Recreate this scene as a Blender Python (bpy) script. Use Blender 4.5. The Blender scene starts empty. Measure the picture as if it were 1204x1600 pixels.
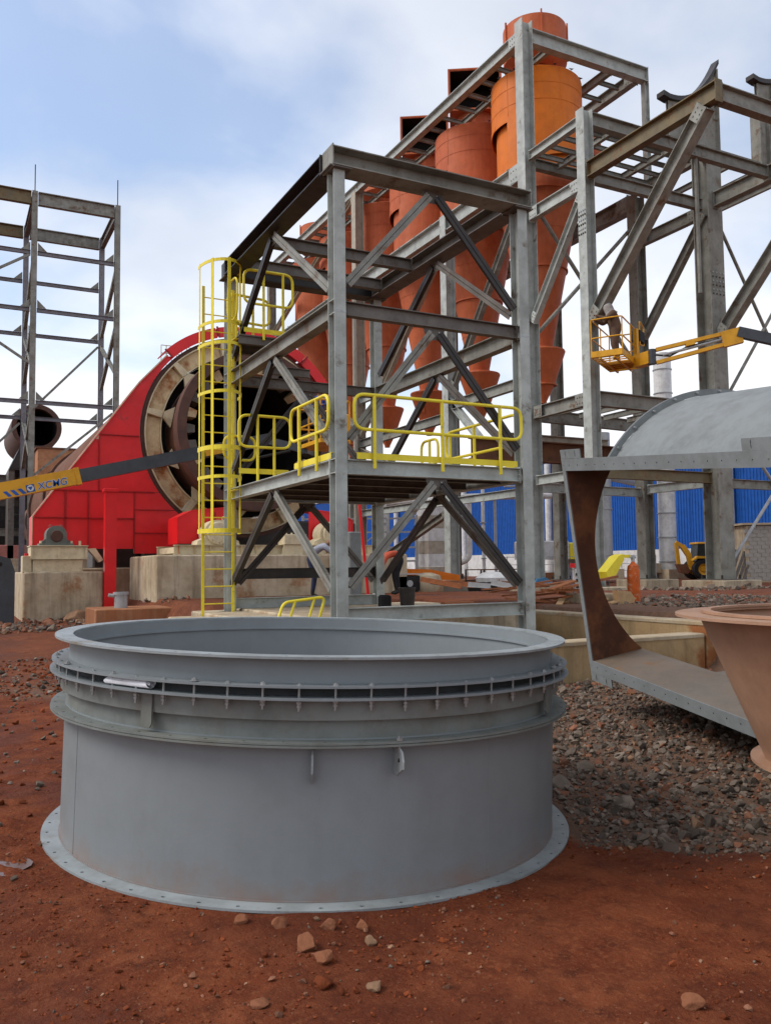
import bpy, bmesh, math, random
from mathutils import Vector as V, Matrix, noise
from mathutils.geometry import tessellate_polygon
random.seed(7)
scene = bpy.context.scene
COL = scene.collection

# ------------------------------------------------------------------ camera
# site grid: X runs along the tower's front, Y along the kiln's axis, Z up
EYE = V((0.0, 0.0, 1.55))
PITCH, ROLL, YAW = 0.0645, -0.0117, 0.477
def camera_axes():
    cp, sp = math.cos(PITCH), math.sin(PITCH)
    fw = V((0, cp, sp)); u0 = V((0, -sp, cp)); r0 = V((1, 0, 0))
    rt = math.cos(ROLL)*r0 + math.sin(ROLL)*u0
    up = -math.sin(ROLL)*r0 + math.cos(ROLL)*u0
    m = Matrix(((math.cos(YAW), math.sin(YAW), 0), (-math.sin(YAW), math.cos(YAW), 0), (0, 0, 1)))
    return m @ rt, m @ up, m @ fw
RT, UP, FW = camera_axes()
cam_data = bpy.data.cameras.new('camera')
cam_data.sensor_fit = 'VERTICAL'; cam_data.sensor_height = 24.0
cam_data.lens = 24.0*1335/1600
cam_data.clip_start = 0.05; cam_data.clip_end = 3000
cam = bpy.data.objects.new('camera', cam_data); COL.objects.link(cam)
m4 = Matrix((RT, UP, -FW)).transposed().to_4x4(); m4.translation = EYE
cam.matrix_world = m4
scene.camera = cam

# ------------------------------------------------------------------ sky and sun
SUN_EL, SUN_DIR = math.radians(46), V((-0.90, 0.28, 0)).normalized()
world = bpy.data.worlds.new('World'); scene.world = world; world.use_nodes = True
wn = world.node_tree; wn.nodes.clear()
def wnode(t, **k):
    n = wn.nodes.new(t)
    for a, b in k.items(): setattr(n, a, b)
    return n
sky = wnode('ShaderNodeTexSky', sky_type='NISHITA', sun_disc=False, sun_elevation=SUN_EL,
            sun_rotation=math.atan2(SUN_DIR.x, SUN_DIR.y), air_density=1.0, dust_density=1.2, ozone_density=1.6)
tc = wnode('ShaderNodeTexCoord'); sep = wnode('ShaderNodeSeparateXYZ'); wn.links.new(tc.outputs['Generated'], sep.inputs[0])
def wmath(op, a, b=None, c=None):
    n = wnode('ShaderNodeMath', operation=op)
    for i, v in enumerate((a, b, c)):
        if v is None: continue
        if hasattr(v, 'is_output'): wn.links.new(v, n.inputs[i])
        else: n.inputs[i].default_value = v
    return n.outputs[0]
zc = wmath('ADD', wmath('MAXIMUM', sep.outputs['Z'], 0.0), 0.32)
cx = wmath('DIVIDE', sep.outputs['X'], zc); cy = wmath('DIVIDE', sep.outputs['Y'], zc)
comb = wnode('ShaderNodeCombineXYZ'); wn.links.new(cx, comb.inputs[0]); wn.links.new(cy, comb.inputs[1])
def wnoise(scale, detail, rough, off, dist=0.0):
    mp = wnode('ShaderNodeMapping'); mp.inputs['Location'].default_value = off
    wn.links.new(comb.outputs[0], mp.inputs[0])
    n = wnode('ShaderNodeTexNoise'); n.inputs['Scale'].default_value = scale; n.inputs['Detail'].default_value = detail
    n.inputs['Roughness'].default_value = rough; n.inputs['Distortion'].default_value = dist
    wn.links.new(mp.outputs[0], n.inputs['Vector']); return n.outputs[0]
def wramp(v, stops):
    r = wnode('ShaderNodeValToRGB'); wn.links.new(v, r.inputs[0])
    while len(r.color_ramp.elements) < len(stops): r.color_ramp.elements.new(0.5)
    for e, (p, c) in zip(r.color_ramp.elements, stops): e.position = p; e.color = (c[0], c[1], c[2], 1)
    r.color_ramp.interpolation = 'EASE'
    return r.outputs[0]
def wmix(f, a, b):
    n = wnode('ShaderNodeMix', data_type='RGBA')
    for s, v in ((n.inputs[0], f), (n.inputs[6], a), (n.inputs[7], b)):
        if hasattr(v, 'is_output'): wn.links.new(v, s)
        else: s.default_value = v
    return n.outputs[2]
CL_OFF = (5.4, 7.8, 0)
big = wnoise(0.62, 5, 0.45, CL_OFF, 0.3)
fine = wnoise(2.6, 6, 0.5, (7.7, 2.2, 0), 0.2)
cover = wmath('ADD', wmath('MULTIPLY', big, 0.64), wmath('MULTIPLY', fine, 0.36))
mask = wramp(cover, [(0.375, (0, 0, 0)), (0.575, (1, 1, 1))])
low = wramp(sep.outputs['Z'], [(0.0, (1, 1, 1)), (0.36, (0, 0, 0))])
mask2 = wmath('MINIMUM', wmath('ADD', wmath('MULTIPLY', mask, 0.80), wmath('MULTIPLY', low, 0.78)), 1.0)
mask2 = wmath('MAXIMUM', mask2, 0.20)
shade = wramp(wnoise(1.5, 5, 0.5, (1.2, 5.0, 0)), [(0.30, (0.50, 0.53, 0.585)), (0.64, (0.76, 0.765, 0.785))])
shade = wmix(wmath('MULTIPLY', low, 0.6), shade, (0.83, 0.835, 0.845, 1))
skys = wnode('ShaderNodeVectorMath', operation='SCALE'); wn.links.new(sky.outputs[0], skys.inputs[0]); skys.inputs['Scale'].default_value = 1.0
cloud = wnode('ShaderNodeVectorMath', operation='SCALE'); wn.links.new(shade, cloud.inputs[0]); cloud.inputs['Scale'].default_value = 1.0/0.15
mixed = wmix(mask2, skys.outputs[0], cloud.outputs[0])
bg = wnode('ShaderNodeBackground'); bg.inputs['Strength'].default_value = 0.15
wn.links.new(mixed, bg.inputs['Color'])
wo = wnode('ShaderNodeOutputWorld'); wn.links.new(bg.outputs[0], wo.inputs[0])

sun_data = bpy.data.lights.new('sun', 'SUN'); sun_data.energy = 1.35; sun_data.angle = math.radians(26); sun_data.color = (1.0, 0.965, 0.91)
sun = bpy.data.objects.new('sun', sun_data); COL.objects.link(sun)
sun_to = SUN_DIR*math.cos(SUN_EL) + V((0, 0, math.sin(SUN_EL)))
sun.rotation_euler = sun_to.to_track_quat('Z', 'Y').to_euler(); sun.location = (0, 0, 60)
vs = scene.view_settings
vs.view_transform = 'Standard'; vs.look = 'None'; vs.gamma = 1.0; vs.use_curve_mapping = False; vs.exposure = 0.60
scene.cycles.max_bounces = 6; scene.cycles.diffuse_bounces = 3; scene.cycles.glossy_bounces = 3
scene.cycles.use_adaptive_sampling = True

# ------------------------------------------------------------------ helpers
ORG = {}                      # origin of every root, so that parts can be written in site coordinates
def thing(name, label, cat, loc=(0, 0, 0), group=None, local=False, rot=None):
    o = bpy.data.objects.new(name, None); COL.objects.link(o); o.location = loc
    o.empty_display_size = 0.2
    if rot: o.rotation_euler = rot
    o['label'] = label; o['category'] = cat
    if group: o['group'] = group
    ORG[o.name] = V((0, 0, 0)) if local else V(loc)
    return o
def tag(o, label, cat, group=None):
    o['label'] = label; o['category'] = cat
    if group: o['group'] = group
    return o
def link(name, me, mat, parent=None, origin=None):
    o = bpy.data.objects.new(name, me); COL.objects.link(o)
    if mat is not None and not me.materials: me.materials.append(mat)
    if parent is not None:
        o.parent = parent; ORG[o.name] = ORG[parent.name]
    else:
        ORG[o.name] = V((0, 0, 0))
    return o
def mesh(name, verts, faces, mat, parent=None, smooth=False, flip=False):
    off = ORG[parent.name] if parent is not None else V((0, 0, 0))
    if parent is None:          # a thing of one mesh: put its origin at its base
        xs = [v[0] for v in verts]; ys = [v[1] for v in verts]; zs = [v[2] for v in verts]
        off = V(((min(xs)+max(xs))/2, (min(ys)+max(ys))/2, min(zs)))
    me = bpy.data.meshes.new(name)
    me.from_pydata([(v[0]-off.x, v[1]-off.y, v[2]-off.z) for v in verts], [], faces)
    bm = bmesh.new(); bm.from_mesh(me); bmesh.ops.recalc_face_normals(bm, faces=bm.faces[:])
    if flip: bmesh.ops.reverse_faces(bm, faces=bm.faces[:])
    bm.to_mesh(me); bm.free()
    if smooth: soft(me)
    o = link(name, me, mat, parent)
    if parent is None: o.location = off; ORG[o.name] = off
    return o
def soft(me, ang=0.62):
    me.polygons.foreach_set('use_smooth', [True]*len(me.polygons))
    try: me.set_sharp_from_angle(angle=ang)
    except Exception: pass
class MB:
    """collects simple solids into one mesh"""
    def __init__(s): s.v = []; s.f = []
    def add(s, vs, fs):
        n = len(s.v); s.v += [V(p) for p in vs]; s.f += [tuple(i+n for i in f) for f in fs]; return s
    def box(s, a, b):
        x0, y0, z0 = a; x1, y1, z1 = b
        return s.add([(x0, y0, z0), (x1, y0, z0), (x1, y1, z0), (x0, y1, z0), (x0, y0, z1), (x1, y0, z1), (x1, y1, z1), (x0, y1, z1)],
                     [(0, 3, 2, 1), (4, 5, 6, 7), (0, 1, 5, 4), (1, 2, 6, 5), (2, 3, 7, 6), (3, 0, 4, 7)])
    def bev(s, a, b, r):
        """box with chamfered vertical and top edges"""
        x0, y0, z0 = a; x1, y1, z1 = b
        ring = lambda q, z: [(x0+q+r, y0+q, z), (x1-q-r, y0+q, z), (x1-q, y0+q+r, z), (x1-q, y1-q-r, z), (x1-q-r, y1-q, z), (x0+q+r, y1-q, z), (x0+q, y1-q-r, z), (x0+q, y0+q+r, z)]
        vs = ring(0, z0)+ring(0, z1-r)+ring(r, z1)
        fs = [tuple(range(7, -1, -1)), tuple(range(16, 24))]
        for k in (0, 8):
            for i in range(8): fs.append((k+i, k+(i+1) % 8, k+8+(i+1) % 8, k+8+i))
        return s.add(vs, fs)
    def prism(s, poly, d):
        d = V(d); n = len(poly)
        vs = [V(p) for p in poly]+[V(p)+d for p in poly]
        return s.add(vs, [tuple(range(n-1, -1, -1)), tuple(range(n, 2*n))]+[(i, (i+1) % n, n+(i+1) % n, n+i) for i in range(n)])
    def section(s, p0, p1, poly, up=(0, 0, 1)):
        """extrude a 2D outline (side, up) from p0 to p1"""
        p0 = V(p0); p1 = V(p1); d = (p1-p0).normalized(); u = V(up)
        if abs(d.dot(u)) > 0.98: u = V((1, 0, 0)) if abs(d.x) < 0.9 else V((0, 1, 0))
        side = d.cross(u).normalized(); u = side.cross(d).normalized()
        return s.prism([p0+side*a+u*b for a, b in poly], p1-p0)
    def ibeam(s, p0, p1, h, w, up=(0, 0, 1), tf=None, tw=None):
        tf = tf or max(0.010, h*0.06); tw = tw or max(0.008, w*0.05)
        return s.section(p0, p1, i_poly(h, w, tf, tw), up)
    def bar(s, p0, p1, w, h, up=(0, 0, 1)):
        return s.section(p0, p1, [(-w/2, -h/2), (w/2, -h/2), (w/2, h/2), (-w/2, h/2)], up)
    def cyl(s, p0, p1, r0, r1=None, n=12, cap=True):
        p0 = V(p0); p1 = V(p1); d = (p1-p0).normalized(); r1 = r0 if r1 is None else r1
        a = d.orthogonal().normalized(); b = d.cross(a)
        vs = []
        for p, r in ((p0, r0), (p1, r1)):
            for i in range(n):
                t = 2*math.pi*i/n; vs.append(p+a*math.cos(t)*r+b*math.sin(t)*r)
        fs = [(i, (i+1) % n, n+(i+1) % n, n+i) for i in range(n)]
        if cap: fs += [tuple(range(n-1, -1, -1)), tuple(range(n, 2*n))]
        return s.add(vs, fs)
    def tube(s, pts, r, n=8, closed=False):
        pts = [V(p) for p in pts]; m = len(pts); vs = []; fs = []
        nrm = None
        for i, p in enumerate(pts):
            a = pts[i-1] if (i > 0 or closed) else p; b = pts[(i+1) % m] if (i < m-1 or closed) else p
            d = (b-a).normalized()
            if nrm is None: nrm = d.orthogonal().normalized()
            else:
                nrm = nrm-d*nrm.dot(d)
                nrm = nrm.normalized() if nrm.length > 1e-5 else d.orthogonal().normalized()
            bb = d.cross(nrm)
            for k in range(n):
                t = 2*math.pi*k/n; vs.append(p+nrm*math.cos(t)*r+bb*math.sin(t)*r)
        for i in range(m if closed else m-1):
            j = (i+1) % m
            for k in range(n): fs.append((i*n+k, i*n+(k+1) % n, j*n+(k+1) % n, j*n+k))
        if not closed: fs += [tuple(range(n-1, -1, -1)), tuple((m-1)*n+k for k in range(n))]
        return s.add(vs, fs)
    def lathe(s, prof, c=(0, 0, 0), n=48, a0=0.0, a1=2*math.pi, axis=None):
        """revolve (r, h) profile about an axis through c"""
        c = V(c); full = abs(a1-a0-2*math.pi) < 1e-6
        if axis is None: ax, e1, e2 = V((0, 0, 1)), V((1, 0, 0)), V((0, 1, 0))
        else: ax, e1, e2 = [V(q) for q in axis]
        m = n if full else n+1; k = len(prof); vs = []; fs = []
        for i in range(m):
            t = a0+(a1-a0)*i/n; d = e1*math.cos(t)+e2*math.sin(t)
            for r, h in prof: vs.append(c+d*r+ax*h)
        for i in range(n):
            j = (i+1) % m
            for q in range(k-1): fs.append((i*k+q, j*k+q, j*k+q+1, i*k+q+1))
        return s.add(vs, fs)
    def ring(s, r0, r1, h0, h1, c=(0, 0, 0), n=64, axis=None, a0=0.0, a1=2*math.pi):
        full = abs(a1-a0-2*math.pi) < 1e-6
        prof = [(r0, h0), (r1, h0), (r1, h1), (r0, h1), (r0, h0)]
        b = len(s.v); s.lathe(prof, c, n, a0, a1, axis)
        if not full: s.f += [tuple(b+i for i in (0, 1, 2, 3)), tuple(b+n*5+i for i in (3, 2, 1, 0))]
        return s
    def xf(s, M): s.v = [M @ p for p in s.v]; return s
    def to(s, name, mat, parent=None, smooth=False): return mesh(name, s.v, s.f, mat, parent, smooth)
def i_poly(h, w, tf, tw):
    return [(-w/2, -h/2), (w/2, -h/2), (w/2, -h/2+tf), (tw/2, -h/2+tf), (tw/2, h/2-tf), (w/2, h/2-tf), (w/2, h/2), (-w/2, h/2), (-w/2, h/2-tf), (-tw/2, h/2-tf), (-tw/2, -h/2+tf), (-w/2, -h/2+tf)]
def ibeam(name, p0, p1, h, w, mat, parent, up=(0, 0, 1)): return MB().ibeam(p0, p1, h, w, up).to(name, mat, parent)
def brace(name, p0, p1, w, mat, parent, up=(0, 0, 1), t=None):
    """double angle: two L sections back to back"""
    t = t or w*0.10; g = w*0.10; mb = MB()
    for sx in (-1, 1):
        mb.section(p0, p1, [(sx*g/2, -w/2), (sx*(g/2+w*0.55), -w/2), (sx*(g/2+w*0.55), -w/2+t), (sx*(g/2+t), -w/2+t), (sx*(g/2+t), w/2), (sx*g/2, w/2)], up)
    return mb.to(name, mat, parent)
def arc_pts(c, e1, e2, r, a0, a1, n):
    return [V(c)+V(e1)*r*math.cos(a0+(a1-a0)*i/n)+V(e2)*r*math.sin(a0+(a1-a0)*i/n) for i in range(n+1)]
def round_path(pts, r, n=5, closed=False):
    """round the corners of a polyline"""
    pts = [V(p) for p in pts]; m = len(pts); out = []
    for i, p in enumerate(pts):
        if not closed and i in (0, m-1): out.append(p); continue
        a = (pts[i-1]-p); b = (pts[(i+1) % m]-p); q = min(r, a.length*0.49, b.length*0.49)
        s = p+a.normalized()*q; e = p+b.normalized()*q
        for k in range(n+1):
            t = k/n; out.append((1-t)**2*s+2*t*(1-t)*p+t*t*e)
    return out
def copy_tree(o, parent=None, label=None):
    c = o.copy(); COL.objects.link(c); c.parent = parent; ORG[c.name] = ORG[o.name]
    if label: c['label'] = label
    for ch in o.children: copy_tree(ch, c)
    return c
def smooth_step(a, b, x):
    t = min(1.0, max(0.0, (x-a)/(b-a))); return t*t*(3-2*t)

# ------------------------------------------------------------------ materials
MATS = {}
def material(name, base, alt=None, scale=3.0, rough=0.55, bump=0.05, bump_scale=40.0, rust=None, rust_amount=0.0, rust_scale=2.5,
             streak=None, streak_amount=0.0, metallic=0.0, spec=0.26, island=0.0, speck=None, grime=0.35, dust=0.0):
    m = bpy.data.materials.new(name); m.use_nodes = True; nt = m.node_tree; N = nt.nodes; L = nt.links
    b = N['Principled BSDF']; b.inputs['Roughness'].default_value = rough; b.inputs['Metallic'].default_value = metallic
    b.inputs['Specular IOR Level'].default_value = spec
    tcn = N.new('ShaderNodeTexCoord')
    def nz(sc, det=5, vec=None, rg=0.55):
        n = N.new('ShaderNodeTexNoise'); n.inputs['Scale'].default_value = sc; n.inputs['Detail'].default_value = det; n.inputs['Roughness'].default_value = rg
        L.new(vec or tcn.outputs['Object'], n.inputs['Vector']); return n.outputs[0]
    def rp(v, p0, p1):
        r = N.new('ShaderNodeMapRange'); r.inputs[1].default_value = p0; r.inputs[2].default_value = p1; L.new(v, r.inputs[0]); return r.outputs[0]
    def mx(f, a, c):
        n = N.new('ShaderNodeMix'); n.data_type = 'RGBA'
        for s, v in ((n.inputs[0], f), (n.inputs[6], a), (n.inputs[7], c)):
            if hasattr(v, 'is_output'): L.new(v, s)
            elif isinstance(v, float): s.default_value = v
            else: s.default_value = (v[0], v[1], v[2], 1)
        return n.outputs[2]
    alt = alt or tuple(c*0.78 for c in base)
    col = mx(rp(nz(scale), 0.32, 0.68), base, alt)
    if island:
        g = N.new('ShaderNodeNewGeometry')
        hv = N.new('ShaderNodeHueSaturation'); L.new(col, hv.inputs['Color'])
        vr = N.new('ShaderNodeMapRange'); vr.inputs[3].default_value = 1-island; vr.inputs[4].default_value = 1+island
        L.new(g.outputs['Random Per Island'], vr.inputs[0]); L.new(vr.outputs[0], hv.inputs['Value']); col = hv.outputs[0]
    if streak:
        mp = N.new('ShaderNodeMapping'); mp.inputs['Scale'].default_value = (1, 1, 0.07); L.new(tcn.outputs['Object'], mp.inputs[0])
        sm = N.new('ShaderNodeMath'); sm.operation = 'MULTIPLY'; sm.inputs[1].default_value = streak_amount
        L.new(rp(nz(7.0, 5, mp.outputs[0], 0.6), 0.48, 0.72), sm.inputs[0]); col = mx(sm.outputs[0], col, streak)
    if rust:
        lo = 0.66-0.30*rust_amount
        f = rp(nz(rust_scale, 8, None, 0.68), lo, lo+0.10)
        col = mx(f, col, rust)
    if speck:
        col = mx(rp(nz(60, 2), 0.66, 0.72), col, speck)
    gz_ = N.new('ShaderNodeMix'); gz_.data_type = 'RGBA'; gz_.blend_type = 'MULTIPLY'; gz_.inputs[0].default_value = grime; L.new(col, gz_.inputs[6])
    gr_ = N.new('ShaderNodeValToRGB'); L.new(nz(scale*0.9+1.7, 9, None, 0.72), gr_.inputs[0]); gr_.color_ramp.elements[0].position = 0.36; gr_.color_ramp.elements[0].color = (0.35, 0.31, 0.27, 1); gr_.color_ramp.elements[1].position = 0.56; gr_.color_ramp.elements[1].color = (1, 1, 1, 1)
    L.new(gr_.outputs[0], gz_.inputs[7]); col = gz_.outputs[2]
    if dust:
        sp_ = N.new('ShaderNodeSeparateXYZ'); L.new(tcn.outputs['Object'], sp_.inputs[0]); ad_ = N.new('ShaderNodeMath'); ad_.operation = 'MULTIPLY_ADD'; ad_.inputs[1].default_value = -0.42; L.new(nz(5.0, 7, None, 0.7), ad_.inputs[0]); L.new(sp_.outputs['Z'], ad_.inputs[2])
        dm_ = N.new('ShaderNodeMath'); dm_.operation = 'MULTIPLY'; dm_.inputs[1].default_value = dust; L.new(rp(ad_.outputs[0], -0.06, -0.24), dm_.inputs[0]); dm_.use_clamp = True; col = mx(dm_.outputs[0], col, (0.25, 0.115, 0.062))
    L.new(col, b.inputs['Base Color'])
    rr = N.new('ShaderNodeMapRange'); rr.inputs[3].default_value = max(0.05, rough-0.10); rr.inputs[4].default_value = min(1, rough+0.14)
    L.new(nz(scale*2.7, 4), rr.inputs[0]); L.new(rr.outputs[0], b.inputs['Roughness'])
    if bump:
        bp = N.new('ShaderNodeBump'); bp.inputs['Strength'].default_value = bump; bp.inputs['Distance'].default_value = 0.02
        L.new(nz(bump_scale, 4), bp.inputs['Height']); L.new(bp.outputs[0], b.inputs['Normal'])
    MATS[name] = m; return m
RUST = (0.115, 0.045, 0.020)
M_DRUM = material('grey_drum_paint', (0.232, 0.257, 0.266), (0.212, 0.234, 0.241), 1.3, 0.42, 0.02, 60, streak=(0.195, 0.212, 0.212), streak_amount=0.3, spec=0.35, grime=0.13, dust=0.5)
M_DRUMF = material('grey_flange_paint', (0.315, 0.345, 0.350), (0.265, 0.288, 0.288), 3.5, 0.45, 0.03, 60, rust=(0.23, 0.20, 0.15), rust_amount=0.25, rust_scale=3.0)
M_DRUMG = material('dusty_green_grey_paint', (0.205, 0.222, 0.208), (0.172, 0.185, 0.17), 2.5, 0.55, 0.03, 50, streak=(0.20, 0.18, 0.14), streak_amount=0.5)
M_BOLT = material('zinc_bolt', (0.42, 0.43, 0.43), (0.30, 0.30, 0.29), 30, 0.38, 0.0, metallic=0.6)
M_STEEL = material('grey_primed_steel', (0.49, 0.515, 0.475), (0.35, 0.368, 0.338), 2.2, 0.5, 0.04, 30, rust=(0.15, 0.115, 0.08), rust_amount=0.22, streak=(0.45, 0.46, 0.43), streak_amount=0.5)
M_STEEL2 = material('weathered_steel', (0.30, 0.30, 0.262), (0.19, 0.178, 0.148), 1.8, 0.6, 0.05, 30, rust=(0.15, 0.09, 0.05), rust_amount=0.32, streak=(0.32, 0.315, 0.28), streak_amount=0.5)
M_DARK = material('dark_mill_steel', (0.055, 0.046, 0.040), (0.032, 0.027, 0.025), 3.0, 0.38, 0.04, 30, rust=(0.075, 0.052, 0.040), rust_amount=0.3)
M_MID = material('brown_grey_steel', (0.175, 0.156, 0.134), (0.12, 0.102, 0.086), 3.0, 0.5, 0.04, 30, rust=(0.10, 0.062, 0.042), rust_amount=0.3)
M_OCHRE = material('ochre_primed_steel', (0.20, 0.150, 0.072), (0.155, 0.125, 0.075), 1.6, 0.55, 0.04, 30, rust=(0.17, 0.075, 0.025), rust_amount=0.35)
M_RUSTB = material('rusted_girder', (0.20, 0.082, 0.038), (0.14, 0.062, 0.036), 1.4, 0.75, 0.06, 30, rust=(0.09, 0.05, 0.035), rust_amount=0.3)
M_BEIGE = material('beige_steel', (0.46, 0.41, 0.32), (0.37, 0.32, 0.25), 2.0, 0.6, 0.03, 30)
M_PLUM = material('dusky_violet_steel', (0.235, 0.23, 0.26), (0.19, 0.175, 0.18), 1.2, 0.55, 0.03, 30, rust=(0.16, 0.09, 0.06), rust_amount=0.25)
M_YEL = material('yellow_paint', (0.90, 0.74, 0.05), (0.80, 0.64, 0.04), 4.0, 0.42, 0.02, 40, rust=(0.30, 0.18, 0.05), rust_amount=0.10, rust_scale=9, grime=0.15)
M_YELB = material('boom_yellow', (0.72, 0.36, 0.022), (0.66, 0.32, 0.02), 1.5, 0.38, 0.01, 40)
M_RED = material('red_paint', (0.80, 0.014, 0.018), (0.66, 0.011, 0.014), 1.2, 0.36, 0.02, 8, spec=0.35, rust=(0.42, 0.025, 0.022), rust_amount=0.12, grime=0.14)
M_RED2 = material('red_trim', (0.44, 0.011, 0.012), None, 2.0, 0.4, 0.02, 30)
M_OXIDE = material('red_oxide_primer', (0.55, 0.130, 0.043), (0.44, 0.096, 0.034), 0.9, 0.62, 0.03, 20, streak=(0.56, 0.19, 0.09), streak_amount=0.4, grime=0.25)
M_ORANGE = material('orange_paint', (0.74, 0.185, 0.006), (0.63, 0.145, 0.005), 1.1, 0.5, 0.02, 20, streak=(0.56, 0.125, 0.01), streak_amount=0.4, grime=0.18)
M_KSHELL = material('rusty_kiln_shell', (0.20, 0.085, 0.045), (0.125, 0.058, 0.036), 1.1, 0.8, 0.08, 12, rust=(0.24, 0.12, 0.065), rust_amount=0.35)
M_KFLANGE = material('brown_kiln_flange', (0.125, 0.058, 0.040), (0.082, 0.042, 0.032), 2.0, 0.6, 0.06, 20)
M_KIN = material('kiln_inside_and_shade', (0.030, 0.024, 0.021), (0.018, 0.015, 0.013), 2.0, 0.85, 0.05, 10)  # colour of the kiln inside; also paints shade into gaps and open boxes
M_CREAM = material('cream_paint', (0.72, 0.62, 0.41), (0.62, 0.52, 0.33), 2.5, 0.5, 0.02, 30, rust=(0.36, 0.24, 0.12), rust_amount=0.16)
M_CREAMR = material('cream_cell_with_rust', (0.74, 0.58, 0.35), (0.62, 0.46, 0.26), 1.6, 0.65, 0.04, 20, rust=(0.36, 0.13, 0.04), rust_amount=0.55, rust_scale=0.9)
M_MOTOR = material('motor_grey_green', (0.17, 0.185, 0.16), None, 4, 0.5, 0.03, 30)
M_CONC = material('stained_concrete', (0.56, 0.465, 0.33), (0.43, 0.335, 0.215), 1.3, 0.9, 0.18, 22, rust=(0.34, 0.17, 0.08), rust_amount=0.30, rust_scale=1.1, streak=(0.165, 0.125, 0.085), streak_amount=0.65, spec=0.2)
M_CONC2 = material('earth_stained_concrete', (0.53, 0.375, 0.20), (0.40, 0.255, 0.125), 1.4, 0.9, 0.18, 22, rust=(0.31, 0.12, 0.045), rust_amount=0.38, rust_scale=1.0, streak=(0.20, 0.15, 0.075), streak_amount=0.6, spec=0.2)
M_CONC3 = material('pale_concrete_edge', (0.52, 0.43, 0.30), (0.43, 0.32, 0.20), 2.0, 0.9, 0.12, 22, rust=(0.40, 0.20, 0.10), rust_amount=0.25, spec=0.2)
M_CLAY = material('clay_stained_slab', (0.40, 0.165, 0.075), (0.30, 0.12, 0.055), 1.5, 0.9, 0.16, 20, spec=0.2, streak=(0.46, 0.27, 0.16), streak_amount=0.5)
M_GREY = material('duct_grey_paint', (0.235, 0.250, 0.248), (0.205, 0.218, 0.216), 1.4, 0.6, 0.02, 50, spec=0.2)
M_RUSTIN = material('rusty_inside_plate', (0.155, 0.055, 0.028), (0.085, 0.036, 0.022), 1.3, 0.75, 0.05, 20, rust=(0.21, 0.080, 0.034), rust_amount=0.45, rust_scale=1.6, streak=(0.085, 0.045, 0.032), streak_amount=0.7, spec=0.25)
M_FLOORP = material('rust_blotched_grey_plate', (0.20, 0.175, 0.148), (0.17, 0.125, 0.09), 1.5, 0.55, 0.03, 30, rust=(0.26, 0.125, 0.045), rust_amount=0.30, rust_scale=2.2)
M_CONE = material('brown_primer', (0.40, 0.228, 0.140), (0.34, 0.185, 0.112), 1.2, 0.48, 0.02, 40, spec=0.35)
M_BLUE = material('blue_cladding', (0.012, 0.098, 0.40), (0.011, 0.085, 0.35), 0.4, 0.55, 0.0)
M_WHITE = material('white_paint', (0.72, 0.72, 0.70), (0.62, 0.62, 0.60), 1.0, 0.5, 0.02, 20, streak=(0.45, 0.44, 0.42), streak_amount=0.4)
M_GALV = material('galvanised', (0.44, 0.45, 0.45), (0.36, 0.37, 0.37), 1.5, 0.42, 0.02, 30, metallic=0.3)
M_BLOCK = material('grey_blockwork', (0.40, 0.375, 0.335), (0.32, 0.295, 0.26), 2.5, 0.95, 0.2, 16, spec=0.15)
M_BLACK = material('black_rubber', (0.022, 0.021, 0.020), None, 4, 0.7, 0.05, 40)
M_BOOMD = material('slate_boom_steel', (0.072, 0.078, 0.086), (0.055, 0.060, 0.066), 2.0, 0.36, 0.02, 30)
M_BLUEP = material('blue_print', (0.03, 0.12, 0.42), None, 2, 0.5, 0.0)
M_GLASS = material('dark_cab_glass', (0.03, 0.04, 0.04), None, 2, 0.1, 0.0, spec=0.6)
M_WOOD = material('orange_timber', (0.40, 0.155, 0.065), (0.30, 0.11, 0.05), 5, 0.85, 0.15, 30, spec=0.2)
M_WOODP = material('pale_timber', (0.50, 0.33, 0.175), (0.42, 0.25, 0.12), 5, 0.85, 0.12, 30, spec=0.2)
M_PAPER = material('white_paper', (0.78, 0.78, 0.80), (0.72, 0.72, 0.75), 6, 0.8, 0.05, 40, spec=0.2)
M_ROCK = material('crushed_rock', (0.195, 0.150, 0.114), (0.120, 0.094, 0.074), 7, 0.9, 0.3, 40, island=0.55, spec=0.15)
M_ROCKR = material('red_coated_rock', (0.245, 0.108, 0.062), (0.19, 0.085, 0.05), 7, 0.9, 0.3, 40, island=0.4, spec=0.15)
M_ROCKP = material('pale_rock', (0.33, 0.195, 0.115), (0.26, 0.15, 0.09), 7, 0.9, 0.3, 40, island=0.35, spec=0.15)
M_CLOD = material('red_clods', (0.215, 0.056, 0.020), (0.155, 0.040, 0.016), 7, 0.95, 0.3, 40, island=0.35, spec=0.1)
M_GASKET = material('dark_gasket', (0.055, 0.058, 0.06), None, 5, 0.8, 0.02, 30)
M_ROCKD = material('dusty_red_brown_rock', (0.27, 0.105, 0.052), (0.20, 0.080, 0.043), 9, 0.92, 0.35, 50, spec=0.12)
M_SKIN = material('skin', (0.30, 0.165, 0.105), None, 6, 0.6, 0.0)
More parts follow.
